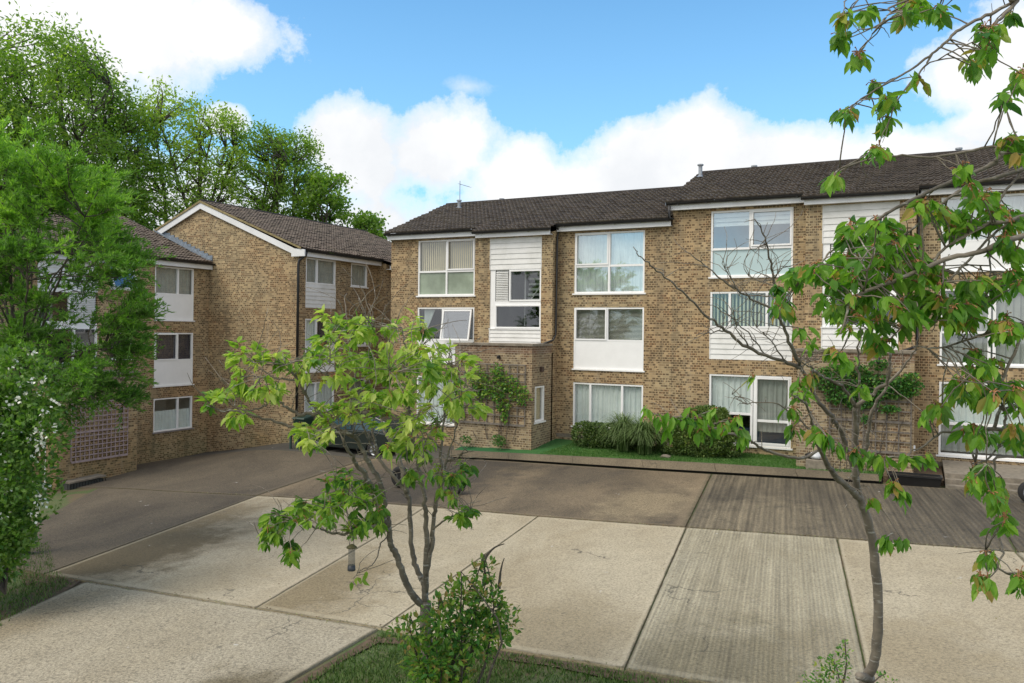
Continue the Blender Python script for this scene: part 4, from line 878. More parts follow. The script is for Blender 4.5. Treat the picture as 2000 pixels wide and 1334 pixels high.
for s in ([(1460,678),(1440,640),(1430,600)], [(1532,708),(1500,660),(1478,640)], [(1500,694),(1460,650),(1400,600),(1370,590)], [(1418,645),(1390,650),(1360,655)], [(1560,720),(1600,700),(1640,690)], [(1509,546),(1480,548),(1463,540)], [(1509,546),(1525,520)], [(1446,571),(1425,540),(1410,515)], [(1500,480),(1465,486)], [(1624,919),(1600,850),(1640,830)], [(1590,850),(1520,790),(1460,790),(1430,770)]):
    LB(s, [6.7,6.6,6.5,6.5], .007, .002, 5, .006)
for _ in range(240):
    A = LM[rng.integers(1, len(LM))]; a = A[rng.integers(0, len(A)), :3]
    if a[2] < -1.9: continue
    twig(wood, a, a+rng.normal(0, 1, 3)*(.13,.1,.13)+(0,0,.07), .0035, .0016)
pts = [(1472,735,6.3),(1520,560,6.2),(1532,582,6.2),(1571,642,6.6),(1583,668,6.5),(1625,681,6.4),(1658,705,6.4),(1640,690,6.2),(1559,747,6.6),(1548,797,6.5),(1562,765,6.5),(1682,758,6.6),(1550,836,6.6),(1595,836,6.4),(1619,858,6.2),(1640,872,6.2),(1605,845,6.3),
 (1685,890,6.6),(1670,880,6.5),(1727,894,6.6),(1706,888,6.5),(1768,892,6.5),(1790,894,6.5),(1810,890,6.5),(1744,945,6.4),(1760,960,6.4),(1702,978,6.8),(1810,810,6.6),(1760,1052,6.8),(1738,1062,6.9),(1728,1050,6.8),(1585,735,6.7),(1660,640,6.5),(1635,610,6.4),
 (1262,800,5.6),(1288,812,5.6),(1310,808,5.7),(1335,815,5.7),(1350,805,5.7),(1362,818,5.8),(1375,812,5.8),(1392,800,5.8),(1410,830,5.8),(1440,815,5.9),(1428,822,5.9),(1445,840,5.9),(1385,840,5.8),(1300,835,5.7),(1365,840,5.8),(1455,850,5.9)]
cluster_tree(wood, crown, fruit, LM, [(at(*p), 0) for p in pts if p[0] > 1510 for _q in (0, 1)], .13, 6, (.56, .17), 1.15, .3); cluster_tree(wood, crown, fruit, LM, [(at(*p), 0) for p in pts if p[0] <= 1510], .115, 6, (.6, .12), 1.2, .3)
wood.build('trunk', BARK, t2, smooth=True); crown.build('crown', LF2, t2, tint=True); fruit.build('fruit_stalks', FLO, t2)

t3 = thing('cherry_tree', at(2500, 1700, 5.), 'long cherry boughs leaning in from beyond the right edge of the photo', 'tree', 'foreground cherry trees')
wood, crown, fruit, LM = MB(), MB(), MB(), []
limb(wood, pxl([(2500,1750),(2480,1300),(2460,900),(2440,600),(2400,300),(2380,0),(2360,-250)], 5.), .12, .05, 12, .004, store=LM)
def B3(l, z0, z1, r0, r1, start=None):
    P = pxl(l, np.linspace(z0, z1, len(l)));
    if start is not None: P = [at(*start)]+P
    if start is None and LM: P = snap(P, LM)
    limb(wood, P, r0, r1, 8, .0022, 6, store=LM)
B3([(2000,460),(1924,489),(1843,508),(1762,543),(1702,565),(1662,587),(1652,620),(1642,652)], 4.1, 3.9, .017, .004, (2440,330,5.))
B3([(2000,422),(1935,435),(1883,462),(1840,490),(1800,540),(1760,590)], 4.2, 4.1, .014, .004, (2420,300,5.))
B3([(2000,287),(1937,322),(1859,354),(1789,387),(1730,419),(1681,449),(1627,487),(1600,519),(1570,540)], 4.6, 4.3, .016, .003, (2400,150,5.))
B3([(2000,329),(1897,360),(1843,395),(1789,443),(1740,475),(1700,490)], 4.5, 4.3, .013, .003, (2400,200,5.))
B3([(2000,292),(1937,286),(1829,307),(1762,304),(1702,311),(1655,325),(1640,330)], 4.2, 4.0, .009, .003, (2400,180,5.))
B3([(2010,-15),(1986,0),(1935,27),(1875,57),(1845,84),(1821,105),(1776,138),(1734,162),(1692,186),(1668,204)], 4.3, 4.2, .012, .003, (2380,-150,5.))
B3([(1821,108),(1800,138),(1758,186),(1740,228),(1725,261),(1715,285)], 4.25, 4.2, .006, .002)
B3([(1990,-60),(1758,6),(1740,24),(1725,39),(1710,57),(1689,90)], 4.3, 4.1, .007, .002, (2370,-220,5.))
B3([(1850,-80),(1700,-20),(1653,0),(1650,15),(1641,60)], 4.3, 4.1, .006, .002, (2360,-240,5.))
B3([(1986,0),(1965,25),(1945,50)], 4.3, 4.2, .012, .007)
B3([(2000,630),(1900,660),(1840,679),(1786,676)], 4.3, 4.1, .010, .003, (2440,500,5.))
B3([(2000,843),(1924,840),(1870,844),(1837,846),(1801,874),(1780,880)], 4.6, 4.5, .014, .003, (2460,900,5.))
B3([(1950,760),(1957,792),(1963,822),(1954,864),(1927,897),(1905,905)], 4.3, 4.3, .010, .004)
B3([(2010,650),(1980,690),(1950,760)], 4.3, 4.3, .008, .008)
B3([(2000,895),(1942,918),(1915,925)], 4.6, 4.5, .010, .004, (2460,1000,5.)); B3([(2000,1130),(1960,1080),(1925,1075)], 4.4, 4.3, .008, .003, (2480,1200,5.))
B3([(2000,345),(1960,380),(1936,435),(1930,480),(1935,540),(1918,600)], 4.3, 4.2, .008, .003); B3([(1843,508),(1840,560),(1830,620),(1820,650)], 4.1, 4.1, .006, .002)
B3([(2000,400),(1950,450),(1880,520),(1800,600),(1740,660),(1715,690)], 4.4, 4.3, .008, .003)
B3([(1681,449),(1660,480),(1650,530),(1660,590),(1650,640)], 4.3, 4.2, .006, .003)
R3 = [(1650,32,10,6,2),(1641,72,10,10,3),(1687,22,6,5,1),(1700,12,6,5,1),(1672,103,8,6,2),(1709,165,8,8,1),(1652,218,14,10,3),(1740,192,16,10,3),(1727,235,10,8,2),(1712,292,12,8,2),(1790,150,8,6,1),(1782,8,28,12,5),(1760,20,12,8,2),(1838,20,10,8,3),(1930,58,18,14,4),(1918,95,18,10,3),
 (1895,125,12,8,2),(1972,30,8,6,1),(1990,150,10,16,3),(1958,195,14,10,2),(1975,272,22,12,4),(1632,345,8,10,2),(1878,330,10,10,2),(1888,355,10,8,1),(1925,385,30,14,4),(1940,408,20,12,3),(1925,300,20,8,0),(1995,290,8,14,3),
 (1700,452,55,26,10),(1740,482,50,32,9),(1812,408,20,14,4),(1835,412,14,8,2),(1655,520,36,34,8),(1640,575,34,30,7),(1715,555,46,32,9),(1775,505,42,26,7),(1812,540,34,26,6),(1560,535,20,14,4),(1590,525,14,14,3),(1530,590,16,14,2),(1880,440,40,28,7),(1925,560,50,22,8),(1960,480,30,26,5),
 (1880,612,44,24,7),(1850,590,24,28,5),(1955,640,36,26,6),(1915,700,36,20,5),(1985,540,16,26,4),(1890,755,44,16,8),(1940,762,34,20,6),(1832,795,12,10,2),(1985,770,14,30,5),(1905,842,26,12,4),(1925,925,34,20,7),(1985,850,14,24,4),(1925,1080,16,10,2),(1920,1130,14,10,2),(1990,1128,10,20,3),
 (1958,1020,18,16,3),(1960,965,26,14,4),(1740,610,44,36,7),(1790,580,34,30,5),(1680,600,20,24,3),(1710,660,30,20,4),(1965,420,30,24,4),(1690,520,50,30,5)]
cl = []
for cx, cy, rx, ry, k_ in R3:
    for _ in range(int(k_*2.1+.5)):
        a, r = rng.uniform(0, 2*math.pi), math.sqrt(rng.uniform(0, 1)); cl.append((at(cx+rx*r*math.cos(a), cy+ry*r*math.sin(a), 4.25+.22*rng.normal()), 0))
cluster_tree(wood, crown, fruit, LM, cl, .092, 7, (.56, .16), 1.0, .4)
for _ in range(60):
    A = LM[rng.integers(1, len(LM))]; a = A[rng.integers(0, len(A)), :3]; twig(wood, a, a+rng.normal(0, .09, 3), .003, .0014)
wood.build('trunk', BARK, t3, smooth=True); crown.build('crown', LF2, t3, tint=True); fruit.build('fruit_stalks', FLO, t3)

# bird feeder hung from the low bough
fd = thing('bird_feeder', at(687, 1085, 7.4), 'tubular seed feeder with olive lid hanging under the central tree', 'bird feeder')
c0 = at(687, 1070, 7.4); c1 = at(687, 1110, 7.4); ax = (c0-c1); x, y = c0[0], c0[1]; zt, zb = c0[2], c1[2]
mb = MB(); mb.tube([(x,y,zt), (x,y,zt+.012), (x,y,zt+.035)], [.050,.046,.012], 18); mb.build('lid', plain('olive_lid', (.10,.085,.03), .5), fd, smooth=True)
mb = MB(); mb.tube([(x,y,zb+.015), (x,y,zt)], .032, 18, cap=False)
m_, k = mat('clear_seed_tube'); x_ = k.add('ShaderNodeMixShader', None, i0=.45, i1=k.add('ShaderNodeBsdfTransparent').outputs[0], i2=k.add('ShaderNodeBsdfPrincipled', None, Base_Color=(.22,.21,.19,1), Roughness=.3).outputs[0]); k.l.new(x_.outputs[0], k.out.inputs[0])
mb.build('seed_tube', m_, fd, smooth=True)
mb = MB(); mb.tube([(x,y,zb-.02), (x,y,zb-.012), (x,y,zb+.03)], [.036,.038,.034], 18); mb.build('base_cup', plain('dark_cup', (.04,.045,.055), .4), fd, smooth=True)
mb = MB(); mb.tube([(x-.03,y,zt+.01), (x-.004,y,zt+.17), (x,y,zt+.21)], .0025, 5); mb.tube([(x+.03,y,zt+.01), (x+.004,y,zt+.17), (x,y,zt+.21)], .0025, 5); mb.build('hanging_wire', BLACK, fd)

# ------------------------------------------------------------------ shrubs, hedges, climbers
def shrub(name, label, cat, blobs, nleaf, L, m, tintr, stems=None, wd=.5, group=None, flowers=0, org=None, shell=.55, up=.3, tiny=False):
    t = thing(name, org, label, cat, group); mb = MB(); tot = sum(b_[3]*b_[4]*b_[5] for b_ in blobs)**1.0
    for (x, y, z, rx, ry, rz) in blobs:
        n_ = int(nleaf*rx*ry*rz/tot); u = unit(rng.normal(0, 1, (n_, 3))); r = shell+(1-shell)*rng.uniform(0, 1, n_)**.6; lump = 1+.12*np.sin(u[:, 0]*7+x)*np.cos(u[:, 2]*6+y)
        p = np.array([x, y, z])+u*np.array([rx, ry, rz])*(r*lump)[:, None]
        d = u+rng.normal(0, .7, (n_, 3))+(0, 0, up); tt = tintr[0]+tintr[1]*rng.normal(0, 1, n_)+.12*np.sin(p[:, 0]*5)*np.sin(p[:, 2]*6+1)
        (blades(mb, p, d, L*rng.uniform(.6, 1.2, n_), L*wd*.5, tt) if tiny else leaves(mb, p, d, L*rng.uniform(.6, 1.2, n_), tt, wd*2))
    mb.build('foliage', m, t, tint=True)
    if stems:
        sm = MB()
        for a, b_ in stems: twig(sm, a, b_, .018, .005, .08)
        sm.build('stems', BARKD, t)
    if flowers:
        fm = MB(); n_ = flowers
        for _ in range(n_):
            x, y, z, rx, ry, rz = blobs[rng.integers(0, len(blobs))]; u = unit(rng.normal(0, 1, 3)); u[1] = -abs(u[1]); c = np.array([x, y, z])+u*np.array([rx, ry, rz])*1.02
            q = 9; pp = c+rng.normal(0, .045, (q, 3)); blades(fm, pp, rng.normal(0, 1, (q, 3)), .055, .026, np.full(q, .5))
        fm.build('blossom', FLW, t)
    return t
# rose bush at the foot of the middle cherry
o_ = at(870, 1420, 8.1)
rb = [(*at(x, y, Z), rx, rx*.9, rz) for x, y, Z, rx, rz in ((800,1235,7.9,.20,.17),(860,1215,8.,.24,.25),(900,1170,8.1,.22,.28),(850,1290,7.9,.32,.24),(930,1240,8.1,.32,.26),(950,1180,8.2,.22,.25),(945,1120,8.2,.15,.20),(985,1215,8.2,.18,.22),(880,1350,8.,.3,.25),(820,1310,7.9,.16,.14))]
shrub('rose_bush', 'leafy rose bush with yellow-green shoots at the foot of the central tree', 'shrub', rb, 3300, .070, LFR, (.66, .22), org=o_, shell=.1,
      stems=[(o_+(random.uniform(-.2,.2),0,0), np.array(b_[:3])+(0,0,b_[5])) for b_ in rb for _ in (0, 1)]+[(at(944,1140,8.2), at(946,1095,8.2)), (at(946,1095,8.2), at(985,1062,8.2)), (at(975,1150,8.2), at(985,1090,8.2))])
o_ = at(1630, 1400, 8.9); rb = [(*at(x, y, 8.9), rx, rx, rz) for x, y, rx, rz in ((1625,1310,.2,.15),(1650,1275,.1,.16),(1600,1335,.2,.1),(1730,1330,.12,.08))]
shrub('young_shrub', 'small feathery shrub left of the slender tree at the bottom of the photo', 'shrub', rb, 420, .05, LFR, (.6, .2), org=o_, shell=.1, stems=[(o_, np.array(b_[:3])+(0,0,b_[5])) for b_ in rb])
# hedge, grass clumps and dome beside the far wall
hz = -3.68
shrub('low_hedge', 'clipped dark hedge under the three-light window', 'hedge', [(-9.6+.42*k_, 24.25, hz+.33, .42, .42, .42) for k_ in range(6)], 15000, .07, LFB, (.42, .22), org=(-8.5, 24.3, hz), tiny=True, shell=.75, wd=.6)
shrub('rounded_bush', 'large dome-shaped clipped bush left of the patio door', 'hedge', [(-5.75,24.05,hz+.6,1.0,.75,.82),(-5.55,24.1,hz+.92,.72,.65,.58),(-6.5,24.1,hz+.38,.6,.6,.46),(-5.0,24.1,hz+.4,.5,.55,.5)], 27000, .07, LFB, (.62, .25), org=(-5.7, 24.1, hz), tiny=True, shell=.75, wd=.6)
def grass_clump(x, y, hgt, n_, label):
    t = thing('ornamental_grass', (x, y, hz), label, 'grass clump', 'arching grass clumps'); mb = MB()
    for _ in range(n_):
        a = rng.uniform(0, 2*math.pi); r = rng.uniform(.2, 1.)*hgt*.72; b0 = np.array((x, y, hz))+np.append(rng.normal(0, .07, 2), 0); hh = hgt*rng.uniform(.6, 1.05)
        tt = np.linspace(0, 1, 7)[:, None]; C0 = b0+np.hstack([math.cos(a)*r*tt**1.6, math.sin(a)*r*tt**1.6, hh*(1.95*tt-(1.2+.5*rng.uniform())*tt**2)]); s = np.array((-math.sin(a), math.cos(a), 0))*.016*(1-tt*.85)
        mb.grid(np.stack([C0-s, C0+s], 0), t=float(np.clip(rng.normal(.5, .25), 0, 1)))
    mb.build('blades', LFG, t, tint=True)
grass_clump(-8.1, 23.75, 1.5, 620, 'arching grass clump above the low hedge'); grass_clump(-7.35, 23.45, 1.4, 650, 'arching grass clump against the dome-shaped bush')
# climbers
def climber(f, blobs, n_, L, label, m, tintr):
    t = thing('climbing_plant', f.P(blobs[0][0], .1, -3.6), label, 'climbing plant', 'climbers on the porch trellises'); mb = MB(); sm = MB(); tot = sum(b_[2]*b_[3] for b_ in blobs)
    for (u, z, ru, rz) in blobs:
        k_ = int(n_*ru*rz/tot); a = rng.uniform(0, 2*math.pi, k_); r = np.sqrt(rng.uniform(0, 1, k_)); uu, zz = u+ru*r*np.cos(a), z+rz*r*np.sin(a); p = np.array([f.P(a_, .05+.22*rng.uniform(), b_) for a_, b_ in zip(uu, zz)])
        nout = np.array(f.P(0, 1, 0))-np.array(f.P(0, 0, 0)); d = rng.normal(0, .8, (k_, 3))+nout*.6+(0,0,-.4); leaves(mb, p, d, L*rng.uniform(.6, 1.2, k_), tintr[0]+tintr[1]*rng.normal(0, 1, k_), 1.8)
        twig(sm, np.array(f.P(u*.6+blobs[0][0]*.4, .06, -3.6)), np.array(f.P(u, .08, z)), .012, .004, .04)
    mb.build('leaves', m, t, tint=True); sm.build('stems', BARKD, t)
climber(FP, [(-12.2,-1.35,.28,.3),(-12.25,-1.9,.4,.42),(-11.75,-1.75,.3,.3),(-11.35,-2.05,.35,.33),(-12.0,-2.4,.25,.3),(-12.95,-1.6,.35,.4),(-12.9,-2.1,.25,.3),(-11.95,-2.85,.12,.2),(-13.6,-2.75,.1,.2)], 1500, .08, 'bright leafy climber spreading over the middle porch trellis', LFR, (.6, .2))
climber(FP, [(-1.6,-1.0,.6,.3),(-1.0,-1.35,.6,.35),(-.45,-1.35,.45,.3),(-1.9,-1.5,.3,.35),(-.1,-1.25,.3,.32),(-1.3,-1.75,.5,.2),(-.6,-1.9,.25,.12),(-1.15,-2.2,.12,.12),(-2.3,-1.15,.3,.3),(-.85,-.75,.25,.15)], 3600, .075, 'dark ivy mantling the right-hand porch trellis', LFR, (.30, .22))
for x, y, r, n_, lb in ((-13.35, 22.95, .16, 90, 'small leafy plant left on the emerald turf'), (-12.1, 22.95, .24, 170, 'bushy little plant at the foot of the middle trellis')):
    shrub('bedding_plant', lb, 'plant', [(x, y, -3.72+r*.5, r, r, r*.8)], n_, .08, LFR, (.3, .15), org=(x, y, -3.75), shell=.1, wd=.6)

# hawthorn hedge with blossom at the left edge
hb = []
for k_ in range(40): 
    px = rng.uniform(-60, 36); py = rng.uniform(750, 1110); Z = rng.uniform(12.2, 14.2); px -= max(0, (py-980))*.25; hb.append((*at(px, py, Z), .42, .5, .38))
hb += [(*at(-20, 800, 13.2), .6, .8, .45), (*at(55, 830, 13), .35, .5, .45), (*at(60, 930, 12.8), .3, .5, .5), (*at(-40, 1040, 12.8), .9, .7, .8), (*at(70,860,12.8), .4, .5, .5), (*at(40,715,13.2), .45, .5, .35), (*at(75,735,13), .3, .4, .3), (*at(100,790,13), .22, .3, .25), (*at(105,850,12.9), .2, .3, .22), (*at(95,980,12.8), .15, .3, .25)]
g_ = at(10, 1160, 13.)
shrub('hawthorn', 'hawthorn in white blossom at the lower left edge', 'shrub', hb, 22000, .10, LFH, (.5, .25), org=g_, flowers=170, shell=.55, tiny=True, wd=.6, stems=[(g_, np.array(h_[:3])) for h_ in hb[:14]])

# ------------------------------------------------------------------ willow-leaved tree on the left
wt = thing('willow_tree', at(40, 1130, 16.5), 'feathery willow-like tree filling the left side in front of the flats', 'tree')
wood, crown, LM = MB(), MB(), []
base = at(40, 1130, 16.5)
limb(wood, [base, at(45,950,16.5), at(50,800,16.5), at(40,700,16.5)], .16, .12, 10, .01, store=LM)
ENV = [(20,270,60,60),(90,310,80,60),(60,380,90,80),(170,370,60,50),(150,430,100,70),(40,470,100,90),(180,470,70,55),(215,430,30,36),(120,560,120,80),(215,560,60,55),(255,600,36,50),(60,620,100,80),(200,660,80,50),(235,685,34,36),(100,720,110,50),(180,760,70,40),(268,518,26,22),(235,490,40,26),(150,795,50,22),(-60,380,120,150),(-60,600,120,200),(225,790,50,14)]
tips = []
for (cx, cy, rx, ry) in ENV:
    for _ in range(int(4+rx*ry/950)):
        a, r = rng.uniform(0, 2*math.pi), math.sqrt(rng.uniform(.05, 1)); tips.append((cx+rx*r*math.cos(a), cy+ry*r*math.sin(a), 16.3+rng.normal(0, 1.1)))
for _ in range(26):
    x, y, Z = tips[rng.integers(0, len(tips))]; a = at(42, 760, 16.5); b_ = at(x*.75+10, y*.75+160, Z); limb(wood, [a, (a+b_)/2+(rng.normal(0,.2), 0, .25), b_], .035, .010, 6, .02, store=LM)
allp = np.vstack(LM)[:, :3]
for (x, y, Z) in tips:
    p = at(x, y, Z); j = int((np.linalg.norm(allp-p, axis=1)+.5*np.maximum(0, allp[:, 2]-p[2])).argmin()); T = twig(wood, allp[j], p, .014, .004, .1, 9)
    gapf = .3 if (60 < x < 245 and 470 < y < 720) else 1.
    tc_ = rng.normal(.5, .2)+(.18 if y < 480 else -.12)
    for s_ in range(int(15*gapf)+3):
        t = rng.uniform(.45, 1.); q = T[int(t*8)]; d = unit(np.array([p[0]-base[0], p[1]-base[1], abs(p[2]-base[2])*.35])*.35+rng.normal(0, .55, 3)+(.15,0,.1)); L = rng.uniform(.35, .75); bend = np.array([0,0,-.3*L])
        k_ = 30; tt = rng.uniform(.1, 1., k_)[:, None]; pp = q+d*L*tt+bend*tt**2; wood.tube([q, q+d*L*.5+bend*.25, q+d*L+bend], [.004,.003,.001], 4, cap=False)
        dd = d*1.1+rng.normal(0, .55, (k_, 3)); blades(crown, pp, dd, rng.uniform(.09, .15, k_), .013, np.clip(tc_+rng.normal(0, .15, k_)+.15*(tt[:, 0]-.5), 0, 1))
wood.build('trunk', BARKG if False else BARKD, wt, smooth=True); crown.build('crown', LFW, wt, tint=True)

# ------------------------------------------------------------------ tall trees behind the left-hand flats
BT = [(60,60,520,46,170,'tallest spreading ash at the far left behind the willow'),(150,120,500,50,130,'broad ash behind the ridge left of the gable'),(245,195,500,52,90,'dense green ash between the tall left ash and the gable'),
      (335,178,480,54,95,'sparse yellow-green ash rising left above the gable peak'),(415,215,470,56,80,'twiggy yellow-green ash directly above the gable peak'),(495,250,470,58,75,'ash with bare stems showing over the brown roof'),
      (570,262,480,60,70,'rounded fresh green ash over the middle of the brown roof'),(640,345,490,58,60,'sycamore sloping down toward the right-hand blocks'),(715,420,520,60,45,'small low sycamore nearest the middle block roof'),
      (-40,90,520,42,120,'ash cut by the left edge of the photo')]
for bi, (px, pt, pb, Z, hw, lb) in enumerate(BT):
    top = at(px, pt, Z); gx = top.copy(); gx[2] = -5.4
    t = thing('ash_tree' if bi < 7 or bi == 9 else 'sycamore_tree', gx, lb, 'tree', 'tall trees behind the left-hand flats'); wood, crown = MB(), MB()
    Hh = top[2]-gx[2]; R = hw/F*Z; LM = []
    for s_ in range(3): limb(wood, [gx+(rng.normal(0, .3), rng.normal(0, .3), 0), gx+(rng.normal(0, R*.25), rng.normal(0, R*.25), Hh*.45), gx+(rng.normal(0, R*.4), rng.normal(0, R*.4), Hh*.88)], .26, .05, 7, .05, store=LM)
    allp = np.vstack(LM)[:, :3]; ncl = 215 if bi < 7 or bi == 9 else 130; yel = .85 if bi in (3, 4) else (.58 if bi in (5, 6) else .50); dens = .55 if bi in (4, 5) else (.65 if bi == 3 else 1.)
    for c_ in range(ncl):
        hh = rng.uniform(.22, 1.)**.85; wdt = R*math.sqrt(max(.04, 1-((hh-.55)/.5)**2)); a = rng.uniform(0, 2*math.pi); r = math.sqrt(rng.uniform(.1, 1))
        p = gx+np.array((wdt*r*math.cos(a)*1.15, wdt*r*math.sin(a), Hh*hh)); lo2 = allp[:, 2] < p[2]-.3
        q = allp[lo2] if lo2.any() else allp; j = int(np.linalg.norm(q-p, axis=1).argmin()); T = twig(wood, q[j], p, .055, .014, .1, 6)
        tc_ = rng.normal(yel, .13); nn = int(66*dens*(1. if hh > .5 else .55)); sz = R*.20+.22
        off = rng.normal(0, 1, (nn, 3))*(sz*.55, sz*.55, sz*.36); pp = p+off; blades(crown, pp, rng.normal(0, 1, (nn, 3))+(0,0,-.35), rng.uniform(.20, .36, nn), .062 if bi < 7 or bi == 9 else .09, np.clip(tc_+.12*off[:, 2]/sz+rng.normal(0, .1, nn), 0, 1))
    wood.build('trunk', BARKD, t); crown.build('crown', LFA, t, tint=True)

# ------------------------------------------------------------------ near verge: grass, bare earth
def inpoly(x, y, P):
    r = np.zeros(len(x), bool); j = len(P)-1
    for i in range(len(P)):
        xi, yi = P[i]; xj, yj = P[j]; r ^= ((yi > y) != (yj > y)) & (x < (xj-xi)*(y-yi)/(yj-yi+1e-12)+xi); j = i
    return r
def turf(name, poly, n_, hgt, m, tintr):
    P = np.array(poly); mb = MB(); x = rng.uniform(P[:, 0].min(), P[:, 0].max(), n_); y = rng.uniform(P[:, 1].min(), P[:, 1].max(), n_); k_ = inpoly(x, y, poly); x, y = x[k_], y[k_]
    patch = np.sin(x*2.3+1)*np.cos(y*2.9)+rng.normal(0, .5, len(x)); k_ = patch > -.75; x, y = x[k_], y[k_]
    z = (G(x, y)-.035) if name != 'lawn_grass' else lawn_z(x, y); p = np.column_stack([x, y, z]); d = rng.normal(0, .5, (len(x), 3))+(0,0,1.)
    blades(mb, p, d, hgt*rng.uniform(.5, 1.4, len(x)), .007, np.clip(rng.normal(*tintr, len(x)), 0, 1)); tag(mb.build(name, m, tint=True), kind='stuff')
turf('verge_grass', [(-6.7,9.25),(6,9.3),(6,5),(-6.6,5)], 110000, .075, leafmat('verge_blade', [(0.,(.03,.07,.012)),(.5,(.06,.13,.02)),(1.,(.16,.19,.06))], .2), (.45, .22))
turf('bank_grass', [(-17.,11.),(-14.6,9.6),(-13.5,9.2),(-12.3,7.),(-15,5),(-19,8)], 30000, .08, leafmat('bank_blade', [(0.,(.03,.07,.012)),(.5,(.06,.13,.02)),(1.,(.14,.19,.04))], .2), (.4, .2))
turf('lawn_grass', [(-10.6,22.65),(-.75,22.65),(-.75,25.15),(-10.0,25.15)], 42000, .05, leafmat('lawn_blade', [(0.,(.02,.09,.012)),(.5,(.04,.14,.016)),(1.,(.09,.19,.03))], .2), (.5, .2))
mb = MB(); n_ = 1400; x = rng.uniform(-19, 3, n_); y = rng.choice([9.36, 16.39], n_)+rng.normal(0, .05, n_); P = np.column_stack([x, y, G(x, y)+.004])
blades(mb, P, rng.normal(0, 1, (n_, 3))*(1,1,.1), rng.uniform(.02, .05, n_), .008, rng.uniform(0, 1, n_)); x = rng.uniform(-24, 4, 700); y = rng.uniform(7, 22, 700); P = np.column_stack([x, y, G(x, y)+.006]); blades(mb, P, rng.normal(0, 1, (700, 3))*(1,1,.1), rng.uniform(.015, .035, 700), .008, rng.uniform(0, 1, 700))
tag(mb.build('leaf_litter', leafmat('litter', [(0.,(.10,.06,.03)),(.5,(.20,.13,.06)),(1.,(.32,.28,.16))], 0.), tint=True), kind='stuff')

# ------------------------------------------------------------------ things standing in the yard
def lathe(mb, cx, cy, cz, prof, axis='y', n_=28):
    an = np.linspace(0, 2*math.pi, n_+1); P = []
    for (r, h) in prof: P.append([(cx+r*math.cos(a), cy+h, cz+r*math.sin(a)) if axis == 'y' else (cx+h, cy+r*math.cos(a), cz+r*math.sin(a)) for a in an])
    mb.grid(np.array(P))
def wheel(parent, cx, cy, cz, r, wd, s):
    mb = MB(); lathe(mb, cx, cy, cz, [(r*.6,-wd/2),(r*.94,-wd/2),(r,-wd*.3),(r,wd*.3),(r*.94,wd/2),(r*.6,wd/2),(r*.6,-wd/2)]); ty = mb.build('tyre', plain('rubber', (.02,.02,.02), .8), parent, smooth=True)
    mb = MB(); lathe(mb, cx, cy+s*wd*.3, cz, [(.03,0),(r*.2,s*.02),(r*.5,0),(r*.6,s*.02)]); 
    for k_ in range(5): a = k_*2*math.pi/5; mb.tube([(cx,cy+s*wd*.36,cz),(cx+r*.58*math.cos(a),cy+s*wd*.36,cz+r*.58*math.sin(a))], .025, 6)
    mb.build('rim', METALG, parent)
cz = -4.53; car = thing('parked_car', (-18.1, 23.4, cz), 'dark grey-green hatchback parked behind the central tree', 'car')
PAINT = plain('car_paint_green_grey', (.018,.026,.024), .18, .1, 3.); GL = plain('car_glass', (.03,.07,.09), .06, .2, 2.)
def carx(l): return [(-19.95+l[0]*3.75, cz+l[1]) for l in [l]][0]
low = [(0,.32),(0.0,.62),(.03,.80),(.20,.92),(.80,.96),(.97,.90),(1.0,.62),(.99,.32),(.88,.28),(.86,.45),(.80,.58),(.74,.45),(.72,.26),(.28,.26),(.26,.45),(.20,.58),(.13,.45),(.11,.28)]
cab = [(.20,.90),(.35,1.36),(.42,1.43),(.80,1.44),(.92,1.30),(.97,.90)]
def ext(mb, prof, y0, y1, inset=0.):
    A = [(*carx(p)[:1], y0, carx(p)[1]) for p in prof]; B = [(A_[0], y1, A_[2]) for A_ in A]; mb.prism(A, B)
mb = MB(); ext(mb, low, 22.62, 24.22); bd = mb.build('body', PAINT, car)
bv = bd.modifiers.new('bevel', 'BEVEL'); bv.width = .05; bv.segments = 3
mb = MB(); A = [(carx(p)[0], 22.66+(p[1]-.9)*.28, carx(p)[1]) for p in cab]; B = [(a_[0], 46.84-a_[1], a_[2]) for a_ in A]; mb.prism(A, B); rf = mb.build('cabin', PAINT, car); bv = rf.modifiers.new('bevel', 'BEVEL'); bv.width = .03; bv.segments = 2
mb = MB()
for q in ([(.27,.96),(.37,1.33),(.54,1.37),(.54,.96)], [(.57,.96),(.57,1.37),(.78,1.37),(.78,.96)], [(.81,.98),(.81,1.36),(.89,1.25),(.92,.98)]):
    mb.poly([(carx(p)[0], 22.64+(p[1]-.9)*.28, carx(p)[1]) for p in q])
mb.build('side_window', GL, car)
mb = MB(); mb.poly([(carx((.212,.96))[0]-.02, 22.78, cz+.97), (carx((.212,.96))[0]-.02, 24.06, cz+.97), (carx((.34,1.33))[0]-.02, 23.95, cz+1.33), (carx((.34,1.33))[0]-.02, 22.89, cz+1.33)]); mb.build('windscreen', GL, car)
for yy in (22.66, 24.02):
    mb = MB(); mb.box((-19.985, yy, cz+.62), (-19.86, yy+.2, cz+.78)); mb.build('headlight', plain('lamp_lens', (.6,.62,.62), .1), car)
for xx in (-19.35, -17.05+.15): wheel(car, xx, 22.74, cz+.3, .3, .2, -1); wheel(car, xx, 24.1, cz+.3, .3, .2, 1)
mb = MB(); mb.box((-18.95, 22.5, cz+.95), (-18.8, 22.64, cz+1.07)); mb.build('wing_mirror', PAINT, car)
bn = thing('wheelie_bin', (-20.75, 23.4, Gs(-20.75, 23.4)), 'dark green wheelie bin beside the downpipe', 'bin'); z0 = Gs(-20.75, 23.4); DG = plain('dark_green_plastic', (.012,.04,.03), .5)
